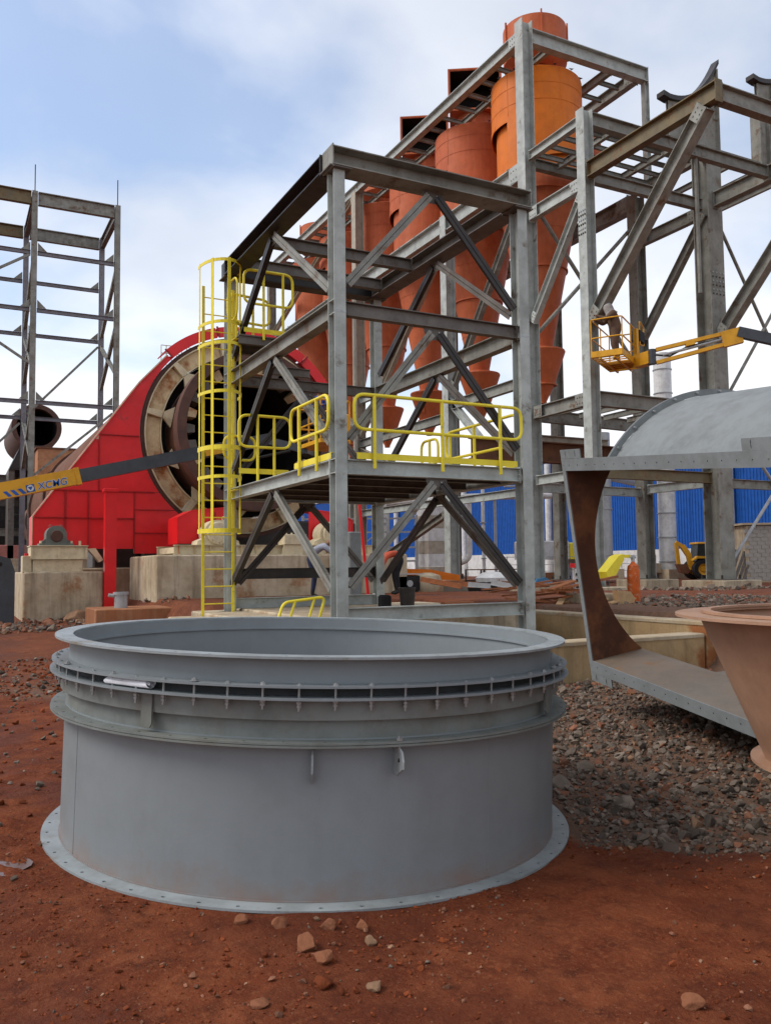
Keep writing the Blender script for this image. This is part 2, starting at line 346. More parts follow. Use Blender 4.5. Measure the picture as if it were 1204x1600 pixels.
# ------------------------------------------------------------------ ground
DRUM_C = V((2.11, 5.155, 0)); RIGHT = V((math.cos(YAW), -math.sin(YAW), 0)); AHEAD = V((math.sin(YAW), math.cos(YAW), 0))
DRUM_TILT = 0.031
def yard_mask(x, y):
    return max(smooth_step(8.80, 9.15, x)*smooth_step(6.6, 8.3, y), smooth_step(15.2, 15.7, y)*smooth_step(4.0, 4.6, x))
def gravel_mask(x, y):
    """1 where crushed stone lies"""
    d = (x-3.17)*0.69+(y-4.03)*0.72         # distance past the edge of the stone bed, right of the drum
    e = d+0.30*noise.noise(V((x*0.9, y*0.9, 3)))+0.10*noise.noise(V((x*3, y*3, 8)))
    a = smooth_step(-0.05, 0.10, e)*smooth_step(-1.0, -0.3, x-2.9)
    lx = (x-0.2)
    b = smooth_step(0.28, 0.50, noise.noise(V((x*0.7, y*0.55, 11)))+0.30*smooth_step(5.2, 6.6, y)*smooth_step(2.2, 1.0, x))
    return max(a, 0.8*b if y > 5.2 and x < 3.2 else 0)
def ground_flat(x, y):
    lat = (x-DRUM_C.x)*RIGHT.x+(y-DRUM_C.y)*RIGHT.y; fwd = (x-DRUM_C.x)*AHEAD.x+(y-DRUM_C.y)*AHEAD.y
    near = 1-smooth_step(1.8, 4.5, math.hypot(lat, fwd))
    low = 0.33*smooth_step(9, 22, y)+0.25*smooth_step(22, 45, y)
    low += 0.16*smooth_step(3.6, 6.5, x)*smooth_step(3.2, 6.0, y)*(1-smooth_step(9, 10, y))
    fd = x*AHEAD.x+y*AHEAD.y
    yard = 0.86-0.56*smooth_step(23.5, 27.5, fd)+0.28*smooth_step(34, 50, fd)
    m = yard_mask(x, y)
    return (low*(1-m)+yard*m)*(1-near) - DRUM_TILT*lat*near
def ground_z(x, y):
    z = ground_flat(x, y)
    r = math.hypot(x-DRUM_C.x, y-DRUM_C.y); k = smooth_step(1.45, 1.9, r)
    z += (0.030*noise.noise(V((x*0.55, y*0.55, 1.0)))+0.016*noise.noise(V((x*2.1, y*2.1, 4.0))))*k
    if abs(x) < 14 and -1 < y < 14:
        z += (0.013*noise.noise(V((x*6.5, y*6.5, 2.0)))+0.0075*noise.noise(V((x*15, y*15, 5.0))))*max(k, 0.25)
        t = noise.ridged_multi_fractal(V((x*2.6, y*2.6, 9.0)), 0.9, 2.1, 3, 1.0, 2.0)
        z += 0.009*(t-0.9)*k
        # churned lumps and tyre ribs left of the drum
        u = (x-0.25)*0.75+(y-5.2)*0.66; w = -(x-0.25)*0.66+(y-5.2)*0.75
        rib = smooth_step(0.55, 0.2, abs(w))*smooth_step(-0.4, 0.1, u+0.6)*smooth_step(0.9, 0.4, u)
        z += 0.026*rib*math.sin(u*46+2.0*noise.noise(V((x*3, y*3, 0))))*k
        for c0_, w0_ in ((2.55, 0.13), (1.55, 0.13)):     # two faint wheel tracks across the foreground
            q_ = (y-c0_)+0.42*(x-1.5)+0.05*math.sin(x*1.3); m_ = smooth_step(w0_, w0_*0.5, abs(q_))
            z += (-0.014+0.007*math.sin(x*38+q_*22))*m_*smooth_step(-0.2, 0.3, noise.noise(V((x*0.8, y*0.8, 17))))
        z -= 0.012*smooth_step(0.20, 0.0, r-1.60)*k
        z += 0.014*smooth_step(0.16, 0.03, abs(r-1.68))*smooth_step(0.05, 0.45, noise.noise(V((x*2.3, y*2.3, 31.0))))
    return z
def axis_lines(lo, hi, step, far, grow=1.22):
    a = [lo+i*step for i in range(int((hi-lo)/step)+1)]
    s = step; p = a[-1]
    while p < far: s *= grow; p += min(s, far*0.25); a.append(p)
    s = step; p = a[0]; pre = []
    while p > -far: s *= grow; p -= min(s, far*0.25); pre.append(p)
    return pre[::-1]+a
gx = axis_lines(-0.8, 7.0, 0.034, 700, 1.10); gy = axis_lines(1.4, 8.6, 0.034, 700, 1.10)
gv = [(x, y, ground_z(x, y)) for y in gy for x in gx]; nx_ = len(gx)
gf = [(j*nx_+i, j*nx_+i+1, (j+1)*nx_+i+1, (j+1)*nx_+i) for j in range(len(gy)-1) for i in range(nx_-1)]
gme = bpy.data.meshes.new('ground'); gme.from_pydata(gv, [], gf)
gme.polygons.foreach_set('use_smooth', [True]*len(gme.polygons))
at_ = gme.attributes.new('stone_bed', 'FLOAT', 'POINT')
at_.data.foreach_set('value', [gravel_mask(v[0], v[1]) if (-6 < v[0] < 12 and 0 < v[1] < 12) else 0.25 for v in gv])
gm = bpy.data.materials.new('red_laterite_earth'); gm.use_nodes = True
def build_ground_mat(m):
    nt = m.node_tree; N = nt.nodes; L = nt.links; b = N['Principled BSDF']
    b.inputs['Specular IOR Level'].default_value = 0.10
    tcn = N.new('ShaderNodeTexCoord')
    def nz(sc, det=6, rg=0.6, out=0):
        n = N.new('ShaderNodeTexNoise'); n.inputs['Scale'].default_value = sc; n.inputs['Detail'].default_value = det; n.inputs['Roughness'].default_value = rg
        L.new(tcn.outputs['Object'], n.inputs['Vector']); return n.outputs[out]
    def rp(v, a, c, lo=0.0, hi=1.0):
        r = N.new('ShaderNodeMapRange'); r.inputs[1].default_value = a; r.inputs[2].default_value = c; r.inputs[3].default_value = lo; r.inputs[4].default_value = hi
        L.new(v, r.inputs[0]); return r.outputs[0]
    def mx(f, a, c):
        n = N.new('ShaderNodeMix'); n.data_type = 'RGBA'
        for s, v in ((n.inputs[0], f), (n.inputs[6], a), (n.inputs[7], c)):
            if hasattr(v, 'is_output'): L.new(v, s)
            else: s.default_value = v if isinstance(v, float) else (v[0], v[1], v[2], 1)
        return n.outputs[2]
    def mul(a, k):
        n = N.new('ShaderNodeMath'); n.operation = 'MULTIPLY'; L.new(a, n.inputs[0])
        if hasattr(k, 'is_output'): L.new(k, n.inputs[1])
        else: n.inputs[1].default_value = k
        return n.outputs[0]
    c = mx(rp(nz(0.75, 5), 0.35, 0.65), (0.178, 0.042, 0.016), (0.118, 0.028, 0.0125))
    c = mx(rp(nz(3.1, 6), 0.40, 0.66), c, (0.225, 0.064, 0.026))
    c = mx(rp(nz(9.0, 6), 0.50, 0.70), c, (0.098, 0.026, 0.012))
    c = mx(mul(rp(nz(33.0, 5), 0.52, 0.72), 0.8), c, (0.255, 0.082, 0.034))
    c = mx(mul(rp(nz(95.0, 3), 0.60, 0.70), 0.55), c, (0.30, 0.145, 0.078))
    damp = rp(nz(0.9, 4), 0.46, 0.60)
    c = mx(mul(damp, 0.62), c, (0.090, 0.021, 0.009))
    at = N.new('ShaderNodeAttribute'); at.attribute_name = 'stone_bed'
    stone = mx(rp(nz(14.0, 5), 0.38, 0.62), (0.125, 0.088, 0.064), (0.19, 0.11, 0.07))
    c = mx(mul(at.outputs['Fac'], 0.85), c, stone)
    L.new(c, b.inputs['Base Color'])
    L.new(rp(damp, 0.0, 1.0, 0.95, 0.62), b.inputs['Roughness'])
    h1 = N.new('ShaderNodeBump'); h1.inputs['Strength'].default_value = 0.9; h1.inputs['Distance'].default_value = 0.024
    L.new(nz(38.0, 7, 0.65), h1.inputs['Height'])
    h2 = N.new('ShaderNodeBump'); h2.inputs['Strength'].default_value = 0.5; h2.inputs['Distance'].default_value = 0.006
    L.new(nz(140.0, 4, 0.6), h2.inputs['Height']); L.new(h1.outputs[0], h2.inputs['Normal'])
    L.new(h2.outputs[0], b.inputs['Normal'])
build_ground_mat(gm)
ground = link('ground', gme, gm); ground['kind'] = 'structure'

# ------------------------------------------------------------------ concrete walls, foundations, kiln pedestals
def conc(name, boxes, mat, label, cat, bev=0.02, cap=None, group=None):
    mb = MB()
    for a, b in boxes: mb.bev(a, b, bev)
    o = mb.to(name, mat); return tag(o, label, cat, group)
root = thing('pit_wall', 'low concrete pit wall stained with red earth, in front of the grey duct opening', 'wall', (7.2, 8.1, 0))
MB().box((5.3, 8.0, -0.4), (8.74, 8.26, 0.60)).to('wall_face', M_CONC2, root)
MB().bev((5.28, 7.985, 0.602), (8.74, 8.275, 0.652), 0.012).to('coping', M_CONC3, root)
root = thing('pit_wall', 'taller concrete wall running away from the low pit wall beside the timber heap', 'wall', (8.9, 11.4, 0))
MB().box((8.76, 7.98, -0.4), (9.02, 15.2, 0.748)).to('wall_face', M_CONC2, root)
MB().bev((8.745, 7.965, 0.75), (9.035, 15.21, 0.80), 0.012).to('coping', M_CONC3, root)
conc('tower_foundation', [((4.75, 10.55, -0.4), (7.85, 15.45, 0.84)), ((7.852, 11.6, -0.4), (8.74, 15.45, 0.835)), ((4.0, 11.5, -0.4), (4.748, 15.45, 0.80))], M_CONC, 'pale concrete foundation under the yellow ladder tower', 'foundation')
conc('concrete_kerb', [((3.45, 11.2, -0.3), (3.995, 14.9, 0.74))], M_CONC3, 'pale concrete kerb at the foot of the yellow ladder', 'kerb')
conc('kiln_pedestal', [((1.74, 22.6, -0.2), (3.60, 25.6, 1.53))], M_CONC, 'square grey concrete block carrying the cream bearing base, left of the red post', 'pedestal', 0.03)
conc('kiln_pedestal', [((4.45, 20.4, -0.2), (11.2, 23.6, 1.90))], M_CONC, 'long stained concrete block under the kiln mouth, behind the ladder', 'pedestal', 0.03)
conc('clay_slab', [((2.82, 18.6, -0.3), (9.4, 20.0, 0.74))], M_CLAY, 'low orange stained concrete slab with a short pipe stub', 'slab', 0.02)
o = MB().lathe([(0.0, 0.0), (0.14, 0.0), (0.14, 0.28), (0.165, 0.28), (0.165, 0.34), (0.13, 0.34), (0.13, 0.10), (0, 0.10)], (3.42, 19.1, 0.742), 20).cyl((3.16, 19.1, 1.02), (3.30, 19.1, 1.0), 0.04).to('pipe_stub', M_GALV)
tag(o, 'short grey pipe stub standing on the orange slab', 'pipe')

# ------------------------------------------------------------------ grey flanged drum
drum = thing('flanged_drum', 'large round grey steel duct section with bolted flange rings standing on red earth', 'duct section', DRUM_C, local=True)
drum.rotation_mode = 'AXIS_ANGLE'; drum.rotation_axis_angle = (math.atan(DRUM_TILT), AHEAD.x, AHEAD.y, 0)
A0 = math.atan2(-AHEAD.y, -AHEAD.x)         # angle that faces the camera
def polar(r, phi, z): return V((r*math.cos(A0+phi), r*math.sin(A0+phi), z))
def holed_flange(name, ri, ro, z, t, count, hr, rh, mat, parent, slot=1.0):
    """a flat ring with real bolt holes"""
    st = 2*math.pi/count; K = 4
    outer = [(ro*math.cos(-st/2+st*k/K), ro*math.sin(-st/2+st*k/K)) for k in range(K+1)]
    inner = [(ri*math.cos(st/2-st*k/K), ri*math.sin(st/2-st*k/K)) for k in range(K+1)]
    hole = [(rh+hr*math.cos(-2*math.pi*k/8), hr*slot*math.sin(-2*math.pi*k/8)) for k in range(8)]
    loops = [[V((x, y, 0)) for x, y in outer+inner], [V((x, y, 0)) for x, y in hole]]
    flat = [p for l in loops for p in l]; tris = tessellate_polygon(loops); n0 = len(outer)+len(inner); n = len(flat)
    mb = MB()
    for c in range(count):
        a = st*c; ca, sa = math.cos(a), math.sin(a)
        vs = [V((p.x*ca-p.y*sa, p.x*sa+p.y*ca, z+q)) for q in (0, t) for p in flat]
        fs = [tuple(x) for x in tris]+[tuple(i+n for i in reversed(x)) for x in tris]
        for i in range(K): fs.append((i, i+1, n+i+1, n+i))
        for i in range(K+1, 2*K+1): fs.append((i, i+1, n+i+1, n+i))
        for i in range(8): fs.append((n0+i, n0+(i+1) % 8, n+n0+(i+1) % 8, n+n0+i))
        mb.add(vs, fs)
    return mb.to(name, mat, parent)
NS = 128
MB().lathe([(1.500, 0.012), (1.500, 0.728), (1.488, 0.728), (1.488, 0.012), (1.500, 0.012)], n=NS).to('lower_shell', M_DRUM, drum, True)
holed_flange('base_flange', 1.490, 1.600, 0.0, 0.012, 52, 0.0095, 1.565, M_DRUMF, drum, 1.3)
holed_flange('middle_flange', 1.480, 1.580, 0.728, 0.010, 52, 0.0095, 1.55, M_DRUMG, drum)
holed_flange('middle_flange', 1.478, 1.577, 0.741, 0.010, 52, 0.0095, 1.55, M_DRUMG, drum)
MB().lathe([(1.492, 0.751), (1.492, 0.862), (1.480, 0.862), (1.480, 0.751), (1.492, 0.751)], n=NS).to('neck_shell', M_DRUMG, drum, True)
MB().lathe([(1.494, 0.846), (1.528, 0.846), (1.528, 0.944), (1.494, 0.944), (1.494, 0.846)], n=NS).to('collar', M_DRUMG, drum, True)
MB().ring(1.47, 1.590, 0.944, 0.955, n=NS).to('clamp_ring', M_DRUM, drum)
MB().ring(1.479, 1.505, 0.956, 0.999, n=NS).to('gasket', M_GASKET, drum, True)
MB().ring(1.47, 1.582, 1.000, 1.011, n=NS).to('clamp_ring', M_DRUM, drum)
MB().lathe([(1.488, 1.011), (1.488, 1.131), (1.476, 1.131), (1.476, 1.011), (1.488, 1.011)], n=NS).to('upper_shell', M_DRUM, drum, True)
holed_flange('rim_flange', 1.470, 1.570, 1.131, 0.012, 52, 0.0085, 1.535, M_DRUMF, drum)
MB().ring(1.446, 1.460, 1.050, 1.062, n=NS).to('inner_lip', M_DRUM, drum)
MB().lathe([(1.461, 0.03), (1.461, 1.130), (1.467, 1.130), (1.467, 0.03)], n=NS).to('inner_liner', M_DRUM, drum, True)
bolt_me = None
def hexagon(mb, c, r, h):
    mb.prism([(c[0]+r*math.cos(k*math.pi/3), c[1]+r*math.sin(k*math.pi/3), c[2]) for k in range(6)], (0, 0, h))
for k in range(58):
    if bolt_me is None:
        mb = MB().cyl((0, 0, 0.898), (0, 0, 1.027), 0.0058, n=8)
        hexagon(mb, (0, 0, 1.0115), 0.0135, 0.011); hexagon(mb, (0, 0, 0.932), 0.0135, 0.0115); hexagon(mb, (0, 0, 0.917), 0.012, 0.010)
        mb.cyl((0, 0, 1.0111), (0, 0, 1.0135), 0.021, n=12)
        b0 = mb.to('bolt', M_BOLT, drum); bolt_me = b0.data; o = b0
    else:
        o = link('bolt', bolt_me, None, drum)
    p = polar(1.555, 2*math.pi*(k+0.32)/58, random.uniform(-0.012, 0.004)); o.location = p; o.rotation_euler = (0, 0, random.uniform(0, 1))
for ph in (19.5,):
    c = math.radians(ph); mb = MB().cyl(polar(1.565, c, 0.700), polar(1.565, c, 0.775), 0.007, n=8)
    b_ = MB(); hexagon(b_, polar(1.565, c-0.0, 0.753), 0.015, 0.012); mb.v += []; mb.add(b_.v, b_.f); mb.to('bolt', M_BOLT, drum)
def lug(phi, z0, z1, out, twist=0.0, hole=True):
    c = math.radians(phi); rad = polar(1, c, 0); tan = V((-rad.y, rad.x, 0)); tan = (tan+rad*twist).normalized(); base = polar(1.498, c, 0)
    poly = [(0, z0), (out*0.35, z0-0.004), (out*0.97, z0+(z1-z0)*0.30), (out, z0+(z1-z0)*0.55), (out*0.86, z0+(z1-z0)*0.86), (out*0.45, z1), (0, z1)]
    mb = MB().prism([base+rad*a+V((0, 0, b))-tan*0.005 for a, b in poly], tan*0.010)
    o = mb.to('lifting_lug', M_DRUMF, drum)
    if hole:
        hc = base+rad*out*0.62+V((0, 0, z0+(z1-z0)*0.55)); MB().cyl(hc-tan*0.0065, hc+tan*0.0065, 0.010, n=12).to('lug_hole', M_BLACK, o)
lug(4.5, 0.560, 0.715, 0.055, 0.0, False); lug(19.5, 0.590, 0.725, 0.125, 0.9)
def tab(phi, w):
    c = math.radians(phi); rad = polar(1, c, 0); tan = V((-rad.y, rad.x, 0)); p = polar(1.530, c, 0)
    q = [(-w, 0.935), (w, 0.935), (w, 0.79), (w*0.65, 0.772), (-w*0.65, 0.772), (-w, 0.79)]
    MB().prism([p+tan*a+V((0, 0, b)) for a, b in q], rad*0.010).to('hanger_tab', M_DRUMG, drum)
for ph in (-27, 62, 150, 240): tab(ph, 0.033)
for ph in (-52, 41, 130, 222):          # weld seams of the rolled plates
    c = math.radians(ph); MB().cyl(polar(1.4995, c, 0.013), polar(1.4995, c, 0.726), 0.0032, n=6).to('weld_seam', M_DRUM, drum)
for z_, r_ in ((0.0145, 1.502), (0.7265, 1.502), (0.753, 1.494)):
    MB().ring(r_-0.004, r_+0.004, z_-0.002, z_+0.004, n=NS).to('weld_bead', M_DRUM, drum)
# rolled drawing stuck between the clamp rings
pr_c = math.radians(-31.0); rad = polar(1, pr_c, 0); tan = V((-rad.y, rad.x, 0)); rot = Matrix.Rotation(math.atan(DRUM_TILT), 3, AHEAD)
mid = polar(1.545, pr_c, 0.9785); prof = []
vs = []; fs = []; turns = 2.6; n = 40
for i in range(n+1):
    t = i/n; a = t*turns*2*math.pi; r = 0.012+0.0088*t
    for s_, k in ((-1, 0.158), (1, 0.140)):
        w = k+0.012*math.sin(a*1.7+s_); q = 1.0 if s_ > 0 else 0.78+0.25*math.sin(a*2.3)
        vs.append(rot @ (mid+tan*s_*w+rad*(r*q*math.cos(a)*1.3)+V((0, 0, r*q*math.sin(a))))+DRUM_C)
for i in range(n): fs.append((2*i, 2*i+1, 2*i+3, 2*i+2))
tag(mesh('paper_roll', vs, fs, M_PAPER, None, True), 'rolled white paper drawing tucked between the drum\'s bolted rings', 'paper roll')

# ------------------------------------------------------------------ grey duct branch with square opening (right foreground)
BL = V((5.65, 6.63, 0.53)); DU = V((-0.169, -0.980, -0.102)).normalized(); DV = V((-0.20, -0.07, 0.98)); DV = (DV-DU*DV.dot(DU)).normalized(); DN = -DU.cross(DV)
BL = BL+DU*0.115+DV*0.105
W_, H_ = 3.04, 1.865
def dp(u, v, n): return BL+DU*u+DV*v+DN*n
duct = thing('duct_branch', 'grey steel duct piece with large square opening and rusty inside, lying above the stone bed', 'duct', (5.6, 5.4, 0.1))
RC, CN, CV = 1.40, 1.58, 0.945
def circ_n(v): return CN-math.sqrt(max(0.0, RC*RC-(v-CV)**2))
T = 0.008
for uu, nm in ((0.0, 'side_plate'), (W_-T, 'side_plate')):
    k = 24; poly = [dp(uu, 0, 0)]+[dp(uu, H_*i/k, circ_n(H_*i/k)) for i in range(k+1)]+[dp(uu, H_, 0)]
    MB().prism(poly, DU*T).to(nm, M_RUSTIN, duct)
    # painted outer skin just outside the rusty inner face
    poly = [p+DU*(T+0.002 if uu > 0 else -0.005) for p in poly]; MB().prism(poly, DU*0.003).to('outer_skin', M_GREY, duct)
nb = circ_n(0); ntp = circ_n(H_)
MB().prism([dp(T, 0, 0), dp(W_-T, 0, 0), dp(W_-T, 0, nb), dp(T, 0, nb)], DV*-T).to('floor_plate', M_FLOORP, duct)
MB().prism([dp(T, H_, 0), dp(W_-T, H_, 0), dp(W_-T, H_, ntp), dp(T, H_, ntp)], DV*T).to('roof_plate', M_GREY, duct)
ab = math.atan2(0-CV, nb-CN); at2 = math.atan2(H_-CV, ntp-CN)      # angles where the branch meets the round shell
ab2 = ab+2*math.pi if ab < 0 else ab
a_s, a_e = at2, ab2-2*math.pi                                           # sweep over the far side
axis = (DU, DN, DV)
def shell(r0, r1, name, mat):
    mb = MB(); n = 60; vs = []; fs = []
    for i in range(n+1):
        a = a_s+(a_e-a_s)*i/n; d = DN*math.cos(a)+DV*math.sin(a); c = dp(0, CV, CN)
        for u, r in ((0, r0), (W_, r0), (W_, r1), (0, r1)): vs.append(c+d*r+DU*u)
    for i in range(n):
        for q in range(4): fs.append((i*4+q, (i+1)*4+q, (i+1)*4+(q+1) % 4, i*4+(q+1) % 4))
    fs += [(0, 1, 2, 3), tuple(n*4+q for q in (3, 2, 1, 0))]
    return mesh(name, vs, fs, mat, duct, True)
shell(RC, RC+0.006, 'inner_skin', M_FLOORP); shell(RC+0.007, RC+0.014, 'round_shell', M_GREY)
for uo in (-0.012, -0.030): MB().ring(RC+0.015, RC+0.075, uo, uo+0.011, dp(0, CV, CN), 72, axis, a_e, a_s).to('end_flange', M_GREY, duct)
bme = None
for i in range(26):
    a = a_s+(a_e-a_s)*(i+0.5)/26; d = DN*math.cos(a)+DV*math.sin(a); c = dp(0, CV, CN)+d*(RC+0.05)
    MB().cyl(c+DU*-0.055, c+DU*0.03, 0.011, n=6).to('bolt', M_BOLT, duct)
# front angle flange: face strip with bolt holes, all round the square opening
def strip(p_of, length, width, holes, name, hr=0.008, slots=()):
    """flat bar with holes; p_of(s, w, d) maps along / across / depth"""
    outer = [(0, 0), (length, 0), (length, width), (0, width)]
    hl = [[(x+hr*math.cos(-2*math.pi*k/8), width*0.45+hr*math.sin(-2*math.pi*k/8)) for k in range(8)] for x in holes]
    hl += [[(x+0.007*math.cos(-2*math.pi*k/8), y+0.034*math.sin(-2*math.pi*k/8)) for k in range(8)] for x, y in slots]
    loops = [[V((a, b, 0)) for a, b in outer]]+[[V((a, b, 0)) for a, b in h] for h in hl]
    flat = [p for l in loops for p in l]; tris = tessellate_polygon(loops); n = len(flat)
    vs = [p_of(p.x, p.y, d) for d in (0, 0.010) for p in flat]
    fs = [tuple(t) for t in tris]+[tuple(i+n for i in reversed(t)) for t in tris]
    for i in range(4): fs.append((i, (i+1) % 4, n+(i+1) % 4, n+i))
    for q in range(len(hl)):
        b = 4+8*q
        for i in range(8): fs.append((b+i, b+(i+1) % 8, n+b+(i+1) % 8, n+b+i))
    return MB().add(vs, fs).to(name, M_GREY, duct)
FWD_ = 0.115
hs = lambda L, k: [L*(i+0.5)/k for i in range(k)]
strip(lambda s, w, d: dp(s, -w, -d), W_, FWD_, hs(W_, 20), 'frame_flange')
strip(lambda s, w, d: dp(s, H_+w, -d), W_, FWD_, hs(W_, 20), 'frame_flange')
strip(lambda s, w, d: dp(-w, s-FWD_, -d), H_+2*FWD_, 0.058, hs(H_+2*FWD_, 16), 'frame_flange', 0.006)
strip(lambda s, w, d: dp(W_+w, s-FWD_, -d), H_+2*FWD_, 0.058, hs(H_+2*FWD_, 16), 'frame_flange', 0.006)
for u0, u1 in ((-0.056, 0.30), (W_-0.62, W_+0.056)):          # corner tabs with slots
    strip(lambda s, w, d: dp(u0+s, H_+FWD_+0.002+w, -d), u1-u0, 0.085, [], 'corner_tab', slots=((0.09, 0.042), (u1-u0-0.09, 0.042)))
    strip(lambda s, w, d: dp(u0+s, -FWD_-0.002-w, -d), u1-u0, 0.085, [], 'corner_tab', slots=((0.09, 0.042), (u1-u0-0.09, 0.042)))
# stiffener behind the bottom and top flange
MB().prism([dp(0, -0.012, 0.001), dp(W_, -0.012, 0.001), dp(W_, -0.012, 0.09), dp(0, -0.012, 0.09)], DV*-0.01).to('stiffener', M_GREY, duct)
MB().prism([dp(0.02, H_+0.012, 0.002), dp(0.35, H_+0.012, 0.002), dp(0.35, H_+0.012, ntp*0.9), dp(0.02, H_+0.012, ntp)], DV*0.01).to('stiffener', M_GREY, duct)
for k, (u, dark) in enumerate(((0.45, 1), (2.5, 0))):                  # timbers that carry it
    c = dp(u, CV, CN)+V((0, 0, -1)); px = c.x; py = c.y; top = c.z+1-RC-0.02
    o = MB().bev((px-0.45, py-0.12, ground_flat(px, py)-0.05), (px+0.45, py+0.12, max(top, ground_flat(px, py)+0.06)), 0.01).to('timber_sleeper', M_WOODP)
    tag(o, ['pale timber sleeper under the far end of the grey duct piece', 'pale timber sleeper under the near end of the grey duct piece'][k], 'sleeper')

# ------------------------------------------------------------------ brown cone at the right edge
cc = V((3.93, 2.46, 0))
cone = thing('brown_hopper_cone', 'brown primed funnel with wide top flange at the right edge', 'hopper', cc)
MB().lathe([(0.867, 1.308), (0.585, 0.622), (0.576, 0.622), (0.858, 1.308), (0.867, 1.308)], cc, 96).to('cone_shell', M_CONE, cone, True)
MB().ring(0.818, 0.972, 1.296, 1.309, cc, 96).to('top_flange', M_CONE, cone)
MB().ring(0.805, 0.849, 1.311, 1.323, cc, 96).to('top_flange', M_CONE, cone)
MB().ring(0.528, 0.647, 0.606, 0.621, cc, 72).to('bottom_flange', M_CONE, cone)
MB().lathe([(0.545, 0.605), (0.545, 0.30), (0.535, 0.30), (0.535, 0.605), (0.545, 0.605)], cc+V((0.02, -0.02, 0)), 48).to('spigot', M_CONE, cone, True)
for k, (dx, dy) in enumerate(((-0.25, -0.35), (0.3, 0.3))):
    gz = ground_flat(cc.x+dx, cc.y+dy)
    o = MB().bev((cc.x+dx-0.5, cc.y+dy-0.09, gz-0.05), (cc.x+dx+0.5, cc.y+dy+0.09, 0.298), 0.01).to('timber_bearer', M_WOOD)
    tag(o, ['timber bearer under the near side of the brown funnel', 'timber bearer under the far side of the brown funnel'][k], 'bearer')
# ------------------------------------------------------------------ service tower with yellow ladder
TX0, TX1, TY0, TY1 = 4.56, 7.53, 10.15, 14.90
ZR, ZM, ZP, ZB = 7.11, 5.08, 2.97, 1.03
tower = thing('service_tower', 'grey steel braced tower with yellow caged ladder and railed platforms', 'steel tower', ((TX0+TX1)/2, (TY0+TY1)/2, 0.84))
feet = {(0, 0): 0.45, (1, 0): 0.30, (0, 1): 0.80, (1, 1): 0.84}
for (i, j), zf in feet.items():
    x = (TX0, TX1)[i]; y = (TY0, TY1)[j]
    c = ibeam('column', (x, y, zf), (x, y, 6.83), 0.205, 0.165, M_STEEL, tower, up=(0, 1, 0))
    MB().box((x-0.16, y-0.17, 6.832), (x+0.16, y+0.17, 6.848)).to('cap_plate', M_MID, c)
    MB().box((x-0.17, y-0.17, zf-0.02), (x+0.17, y+0.17, zf+0.001)).to('base_plate', M_MID, c)
    for z in (ZM-0.1, ZP-0.1):            # stiffeners and bolted cleats inside the column
        MB().box((x-0.078, y-0.088, z-0.09), (x-0.008, y+0.088, z-0.08)).box((x-0.078, y-0.088, z+0.09), (x-0.008, y+0.088, z+0.10)).to('stiffener', M_STEEL, c)
    MB().box((x-0.084, y-0.104, 4.9), (x+0.084, y-0.1022, 4.93)).to('weld_seam', M_BOLT, c)
zc_ = ZR-0.13
def end_plates(o, p0, p1, h, w, mat):
    """bolted end plates where a beam meets its column"""
    p0 = V(p0); p1 = V(p1); d = (p1-p0).normalized(); side = d.cross(V((0, 0, 1)))
    if side.length < 0.5: return
    side.normalize(); up_ = side.cross(d).normalized()
    for p, s in ((p0, 1), (p1, -1)):
        mb = MB().section(p+d*s*0.001, p+d*s*0.016, [(-w*0.48, -h*0.62), (w*0.48, -h*0.62), (w*0.48, h*0.60), (-w*0.48, h*0.60)])
        for a in (-0.30, 0.30):
            for b in (-0.34, 0.0, 0.34):
                c = p+side*a*w+up_*b*h; mb.cyl(c+d*s*0.016, c+d*s*0.038, max(0.010, h*0.045), n=6)
        mb.to('end_plate', mat, o)
def hbeam(p0, p1, h, w, m):
    o = ibeam('beam', p0, p1, h, w, m, tower)
    if h > 0.17: end_plates(o, p0, p1, h, w, m)
    return o
hbeam((TX0-0.12, TY0, zc_), (TX1+0.13, TY0, zc_), 0.255, 0.36, M_STEEL2)
hbeam((TX0-0.12, TY1, zc_), (TX1+0.13, TY1, zc_), 0.255, 0.30, M_DARK)
for x, m in ((TX0, M_DARK), (TX1, M_MID)): hbeam((x, TY0+0.182, zc_-0.004), (x, TY1-0.152, zc_-0.004), 0.245, 0.32, m)
for y in (13.15, 14.35): hbeam((TX0+0.165, y, zc_-0.02), (TX1-0.165, y, zc_-0.02), 0.20, 0.14, M_MID)
for z, h, m in ((ZM-0.1, 0.19, M_MID), (ZP-0.1, 0.195, M_STEEL), (ZB-0.095, 0.185, M_STEEL)):
    for y, yy in ((TY0, 0), (TY1, 1)): hbeam((TX0+0.086, y, z), (TX1-0.086, y, z), h, 0.12, m)
for z, h, m in ((ZM-0.1, 0.19, M_STEEL2), (ZP-0.1, 0.195, M_STEEL)):
    for x in (TX0, TX1): hbeam((x, TY0+0.104, z-0.02*(h<0.192)), (x, TY1-0.104, z-0.02*(h<0.192)), h+0.05*(h<0.192), 0.17, m)
hbeam((TX0+0.086, TY1, 1.46), (TX1-0.086, TY1, 1.46), 0.19, 0.12, M_DARK)
YM = (TY0+TY1)/2; XM = (TX0+TX1)/2
